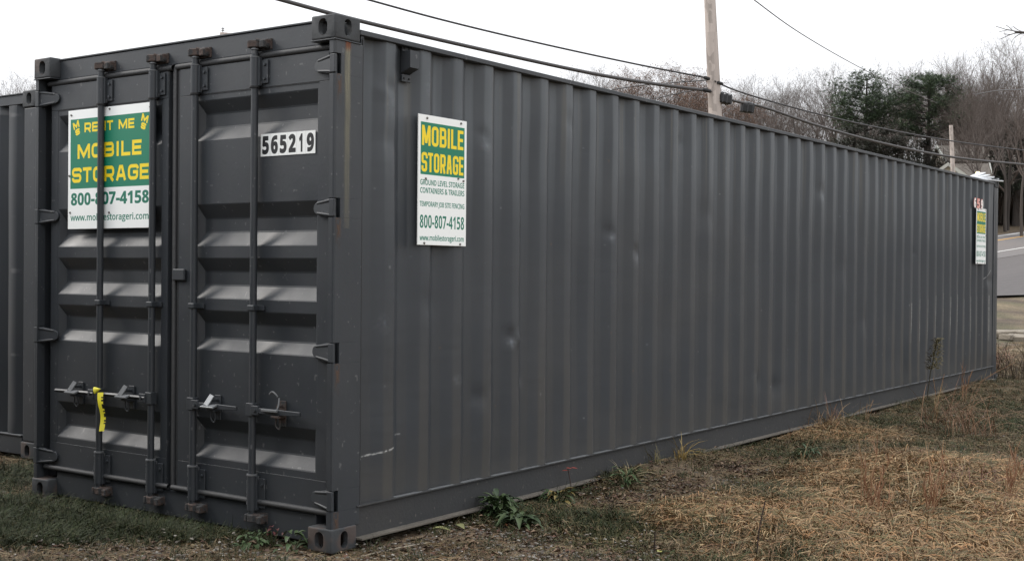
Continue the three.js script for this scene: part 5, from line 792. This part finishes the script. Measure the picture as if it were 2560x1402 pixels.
// evergreens: needle sprays along tiered branches
function needles(list, seed, len, n, pal, flatn = 1) {
  const R = rng(seed), P = [], I = [], C = [];
  for (const p of list) { const c0 = pick(R, pal), f = 0.7 + 0.6 * R(); for (let i = 0; i < n; i++) { const a = R() * 6.283, e = (R() - 0.35) * 1.5 * flatn, d = V(Math.cos(a) * Math.cos(e), Math.sin(e), Math.sin(a) * Math.cos(e)).multiplyScalar(len * (0.5 + 0.8 * R())), s = V(-d.z, (R() - 0.5) * d.length(), d.x).normalize().multiplyScalar(len * 0.07), k = P.length / 3; P.push(p.x - s.x, p.y - s.y, p.z - s.z, p.x + s.x, p.y + s.y, p.z + s.z, p.x + d.x, p.y + d.y, p.z + d.z); I.push(k, k + 1, k + 2); for (let j = 0; j < 3; j++) C.push(c0[0] * f, c0[1] * f, c0[2] * f); } }
  const g = meshFrom(P, I); g.setAttribute('color', new THREE.Float32BufferAttribute(C, 3)); return g;
}
const needleMat = std({ vertexColors: true, roughness: 0.7 });
function pine(label, u, vt, D, tiers, seed, maxR, cols, from = 0.5, flatness = 1.7) {
  const top = atDepth(u, vt, D), y0 = ground(top.x, top.z), H = top.y - y0, R = rng(seed), t = thing('pine_tree', label, 'pine tree', V(top.x, y0, top.z)), S = [cyl(V(0, -0.4, 0), V(0.1, H * 0.97, 0), 0.28, 0.04, 9)], pts = [];
  for (let i = 0; i < tiers; i++) { const f = lerp(from, 0.98, (i + 0.6 * R()) / tiers), n = 5 + Math.floor(R() * 3), a0 = R() * 6.283; for (let j = 0; j < n; j++) { const a = a0 + j / n * 6.283 + (R() - 0.5) * 0.7, len = maxR * Math.sin(Math.PI * clamp((f - from) / (1 - from) * 0.62 + 0.34, 0, 1)) * (0.55 + 0.6 * R()), b = V(0, H * f, 0), e = V(Math.cos(a) * len, H * f + len * (0.1 + 0.32 * R()), Math.sin(a) * len); S.push(cyl(b, e, 0.035, 0.012, 4)); const m = Math.round(len * 40); for (let q = 0; q < m; q++) { const s = 0.25 + 0.78 * Math.pow(R(), 0.6), w = 0.62 * s * (0.45 + 0.5 * len / maxR); pts.push(b.clone().lerp(e, s).add(V((R() - 0.5) * w * 2, (R() - 0.35) * w * flatness + 0.08, (R() - 0.5) * w * 2))); } } }
  part('trunk', S[0], barkMats[2], t); part('branches', S.slice(1), barkMats[2], t); addMesh(t, 'needles', needles(pts, seed + 1, 0.2, 13, cols, 0.9), needleMat);
}
const PG = [[0.056, 0.09, 0.044], [0.068, 0.104, 0.05], [0.086, 0.12, 0.06], [0.038, 0.06, 0.034]];
pine('dark green pine with full rounded crown, left of the two side by side', 2165, 186, 82, 9, 701, 2.5, PG, 0.6);
pine('dark green pine with ragged layered crown, right of the two side by side', 2322, 184, 80, 10, 711, 3.0, PG, 0.55, 1.2);
pine('low dark evergreen under the left pine, just above the container roof', 2135, 318, 78, 9, 721, 2.3, [[0.03, 0.034, 0.022], [0.04, 0.042, 0.026]], 0.2);
pine('low dark evergreen between the two pines and the container roof', 2215, 322, 76, 9, 731, 2.3, [[0.03, 0.032, 0.022], [0.038, 0.038, 0.026]], 0.2);
pine('shadowy evergreen behind trunks at the right edge of the wood', 2545, 300, 78, 10, 741, 2.2, [[0.022, 0.032, 0.018], [0.03, 0.04, 0.022]], 0.25);
pine('dark evergreen low behind the far end of the container, left of the house roof', 2310, 352, 80, 8, 751, 1.9, [[0.028, 0.03, 0.02], [0.036, 0.036, 0.024]], 0.15);
{ // near bare tree standing just outside the frame, one limb reaching in
  const tip = atDepth(2498, 66, 15), foot = atDepth(2830, 700, 15), y0 = ground(foot.x, foot.z), t = thing('bare_tree', 'bare tree out of frame whose thin branch pokes in at the top right', 'tree', V(foot.x, y0, foot.z)), L = (p) => p.clone().sub(t.position), R = rng(761), S = [];
  part('trunk', cyl(V(0, -0.3, 0), V(0, 6.5, 0), 0.2, 0.08, 10), barkMats[0], t);
  const a = atDepth(2835, 180, 15), b = atDepth(2700, 96, 15), c = atDepth(2570, 82, 15), d = atDepth(2540, 80, 15); S.push(tube([L(a), L(b), L(c), L(d)], 0.016, 6, 20));
  for (const [u0, v0, u1, v1, r] of [[2545, 80, 2518, 74, 0.006], [2518, 74, 2492, 66, 0.004], [2550, 80, 2522, 88, 0.006], [2522, 88, 2504, 97, 0.004], [2535, 78, 2516, 62, 0.004], [2520, 75, 2500, 79, 0.003], [2560, 82, 2538, 94, 0.005], [2538, 94, 2530, 106, 0.003], [2555, 78, 2535, 66, 0.004], [2528, 86, 2512, 84, 0.003]]) { const p = L(atDepth(u0, v0, 15)), q = L(atDepth(u1, v1, 15.02 + 0.3 * (R() - 0.5))); S.push(tube([p, p.clone().lerp(q, 0.5).add(V(0, (R() - 0.5) * 0.02, 0)), q], r, 4, 4)); }
  part('branch', S, barkMats[0], t);
}
// ------------------------------------------------------------------ finish
scene.traverse((o) => { if (o.isMesh) { o.castShadow = true; o.receiveShadow = true; } });
renderer.render(scene, camera);
